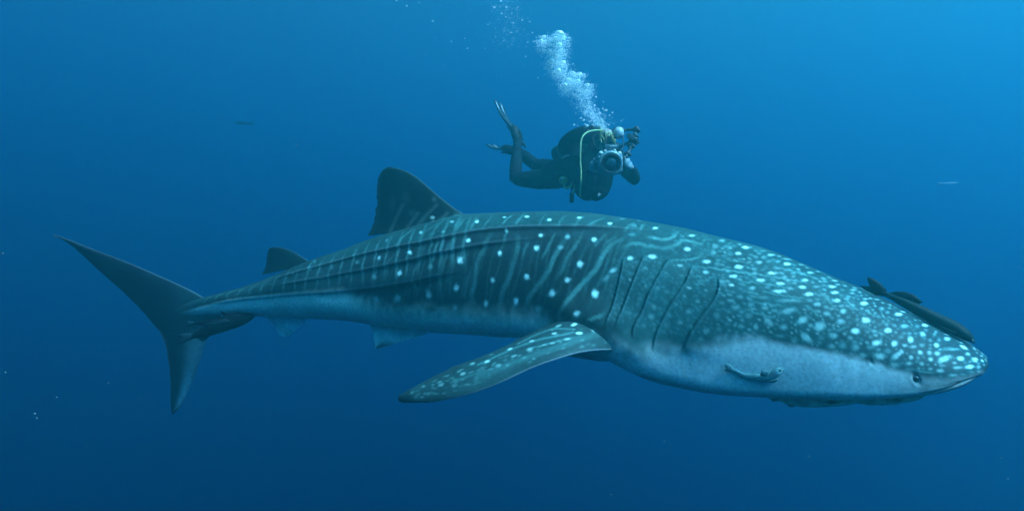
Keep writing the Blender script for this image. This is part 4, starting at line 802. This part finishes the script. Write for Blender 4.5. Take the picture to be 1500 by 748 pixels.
BIG += [(873,142,2),(871,155,1.6),(888,161.5,2.4),(878,166.5,2.2),(882,177,2),(855,176,2.4),(851,173,1.8),(841,183,1.6),(860,184,2.6),(857,182,2),(866,177,1.8),(869,183,1.6),(892,183,1.6),(893,169,1.4),(897,165,1.4),(846,184,1.3),(877,160,1.2),(852,147,1.5),(845,158,1.4),(861,160,1.3),(855,164,1.2)]
BIG += [(724,11,2.0),(742,10.5,2.2),(735,20,1.5),(765,29.5,1.5),(776,32,1.3),(741,25,1.2),(752,34,1.2),(748,48,1.2),(780,48,1.2),(757,46,1.2),(734,2,1.6),(715,36,1.2),(596,9,1.5),(581,1,1.6),(634,31,1.5),(685,71,1.3),(681,56.5,1.0),(661,61,1.0),(770,83,1.2),(788,114,1.2),(614,4,1.0),(773,62,1.0)]
for i_, (x, y, r) in enumerate(BIG):
    o = bpy.data.objects.new('air_bubble', big); COL.objects.link(o)
    o.location = Q(x, y, .02 + .12*rnd.uniform(-1, 1) - .1*(y > 140)); s_ = r*mpx*(rnd.uniform(.55, .95) if i_ < 19 else .85)
    o.scale = (s_*rnd.uniform(.9, 1.15), s_*rnd.uniform(.9, 1.15), s_*rnd.uniform(.7, .95)); o.rotation_euler = (rnd.uniform(-.4, .4), rnd.uniform(-.4, .4), 0)
    tag(o, *(('round bubble cap in the thick white column above the diver', 'bubble', 'bubbles in the main column') if i_ < 19 else ('small bright bubble just above the diver\'s head and tank', 'bubble', 'bubbles just above the diver') if i_ < 40 else
        ('tiny bubble drifting high up to the left of the main column', 'bubble', 'stray bubbles up to the left')))
# the froth of tiny bubbles: too many to count
PL = np.array([(884,188,7),(874,175,12),(862,160,14),(850,142,17),(838,124,18),(826,108,16),(818,92,13),(814,74,12),(811,56,13)], float)
CEN, RAD = [], []
def froth(x, y, z, r): CEN.append(Q(x, y, z)); RAD.append(r*mpx)
for q in range(15000):
    u_ = rnd.random()**1.15*(len(PL) - 1); i_ = int(u_); f_ = u_ - i_; c_ = PL[i_]*(1 - f_) + PL[min(i_ + 1, len(PL)-1)]*f_
    g1, g2, g3 = rnd.gauss(0, .42), rnd.gauss(0, .42), rnd.gauss(0, .42)
    if q % 3: b_ = rnd.choice(BIG[:19]); x, y, s_ = b_[0] + rnd.gauss(0, 5.5), b_[1] + abs(rnd.gauss(0, 9)) - 1, 8
    else: x, y, s_ = c_[0] + g1*c_[2], c_[1] + g2*c_[2], c_[2]
    froth(x, y, .02 + g3*s_*mpx*1.6, .16 + .55*rnd.random()**3)
for q in range(900):
    v_ = rnd.random(); x = 735 + rnd.gauss(0, 13) + 30*v_*rnd.random(); y = -25 + 95*v_**1.3 + rnd.gauss(0, 6); froth(x, y, rnd.gauss(0, .15), .14 + .5*rnd.random()**4)
for q in range(160): froth(rnd.uniform(570, 860), rnd.uniform(-10, 115), rnd.gauss(.2, .4), .12 + .32*rnd.random()**3)
for q in range(260): u_ = rnd.random(); froth(890 - 45*u_ + rnd.gauss(0, 12), 190 - 50*u_ + rnd.gauss(0, 8), rnd.gauss(0, .08), .2 + .7*rnd.random()**3)
CEN, RAD = np.array(CEN), np.array(RAD); o0 = CEN.mean(0); nv_ = len(iv1)
Vb = ((CEN - o0)[:, None] + iv1[None]*RAD[:, None, None]).reshape(-1, 3); Fb = (if1[None] + (np.arange(len(CEN))*nv_)[:, None, None]).reshape(-1, 3)
fr = new_obj('bubble_froth', fast_mesh('bubble_froth', Vb, Fb), bub); fr.location = o0
tag(fr, 'column of fine white bubble froth rising above the diver', 'bubbles', None, 'stuff')

# ------------------------------------------------------------------ drifting specks of plankton
rnd = random.Random(4); CEN, RAD = [], []
for (x, y, r) in [(51,605.5,3),(54,612,2),(126.5,652,2.4),(83,581.5,2.2),(159,560.5,1.6),(206,583,1.4),(895,724,2.4),(1476.5,701,2.6),(1467,670,2),(8,545,2.2),(973,646,1.6),(1221,354,1.6),(1283,352,1.4),(1371,379,1.6),(318,75,1.6),(149,437,1.6),(92,421,1.4),(260,344,1.5),(4,371,2.4),(1185,668,1.6),(1493,391,2),(1300,660,1.4),(460,507,1.4),(1360,655,1.3)]:
    d_ = rnd.uniform(1.6, 3.0); CEN.append(W(x, y, d_)); RAD.append(r*.42*d_/F)
for q in range(420):
    d_ = 1.2 + 7*rnd.random()**.7; CEN.append(W(rnd.uniform(-150, 1650), rnd.uniform(-100, 850), d_)); RAD.append((.25 + .5*rnd.random()**5)*min(d_, 4)/F)
CEN, RAD = np.array(CEN), np.array(RAD); o0 = CEN.mean(0); rs_ = np.random.RandomState(3)
st3 = rs_.uniform(.5, 1.5, (len(CEN), 1, 3)); st3[:, :, 0] *= 1.5
Vb = ((CEN - o0)[:, None] + iv1[None]*RAD[:, None, None]*st3).reshape(-1, 3); Fb = (if1[None] + (np.arange(len(CEN))*nv_)[:, None, None]).reshape(-1, 3)
pm = mat_plain('plankton', (.14,.20,.19), .7, .2, 0); pw = new_obj('drifting_particles', fast_mesh('drifting_particles', Vb, Fb), pm); pw.location = o0
tag(pw, 'scattered pale specks of plankton drifting in the water', 'particles', None, 'stuff')
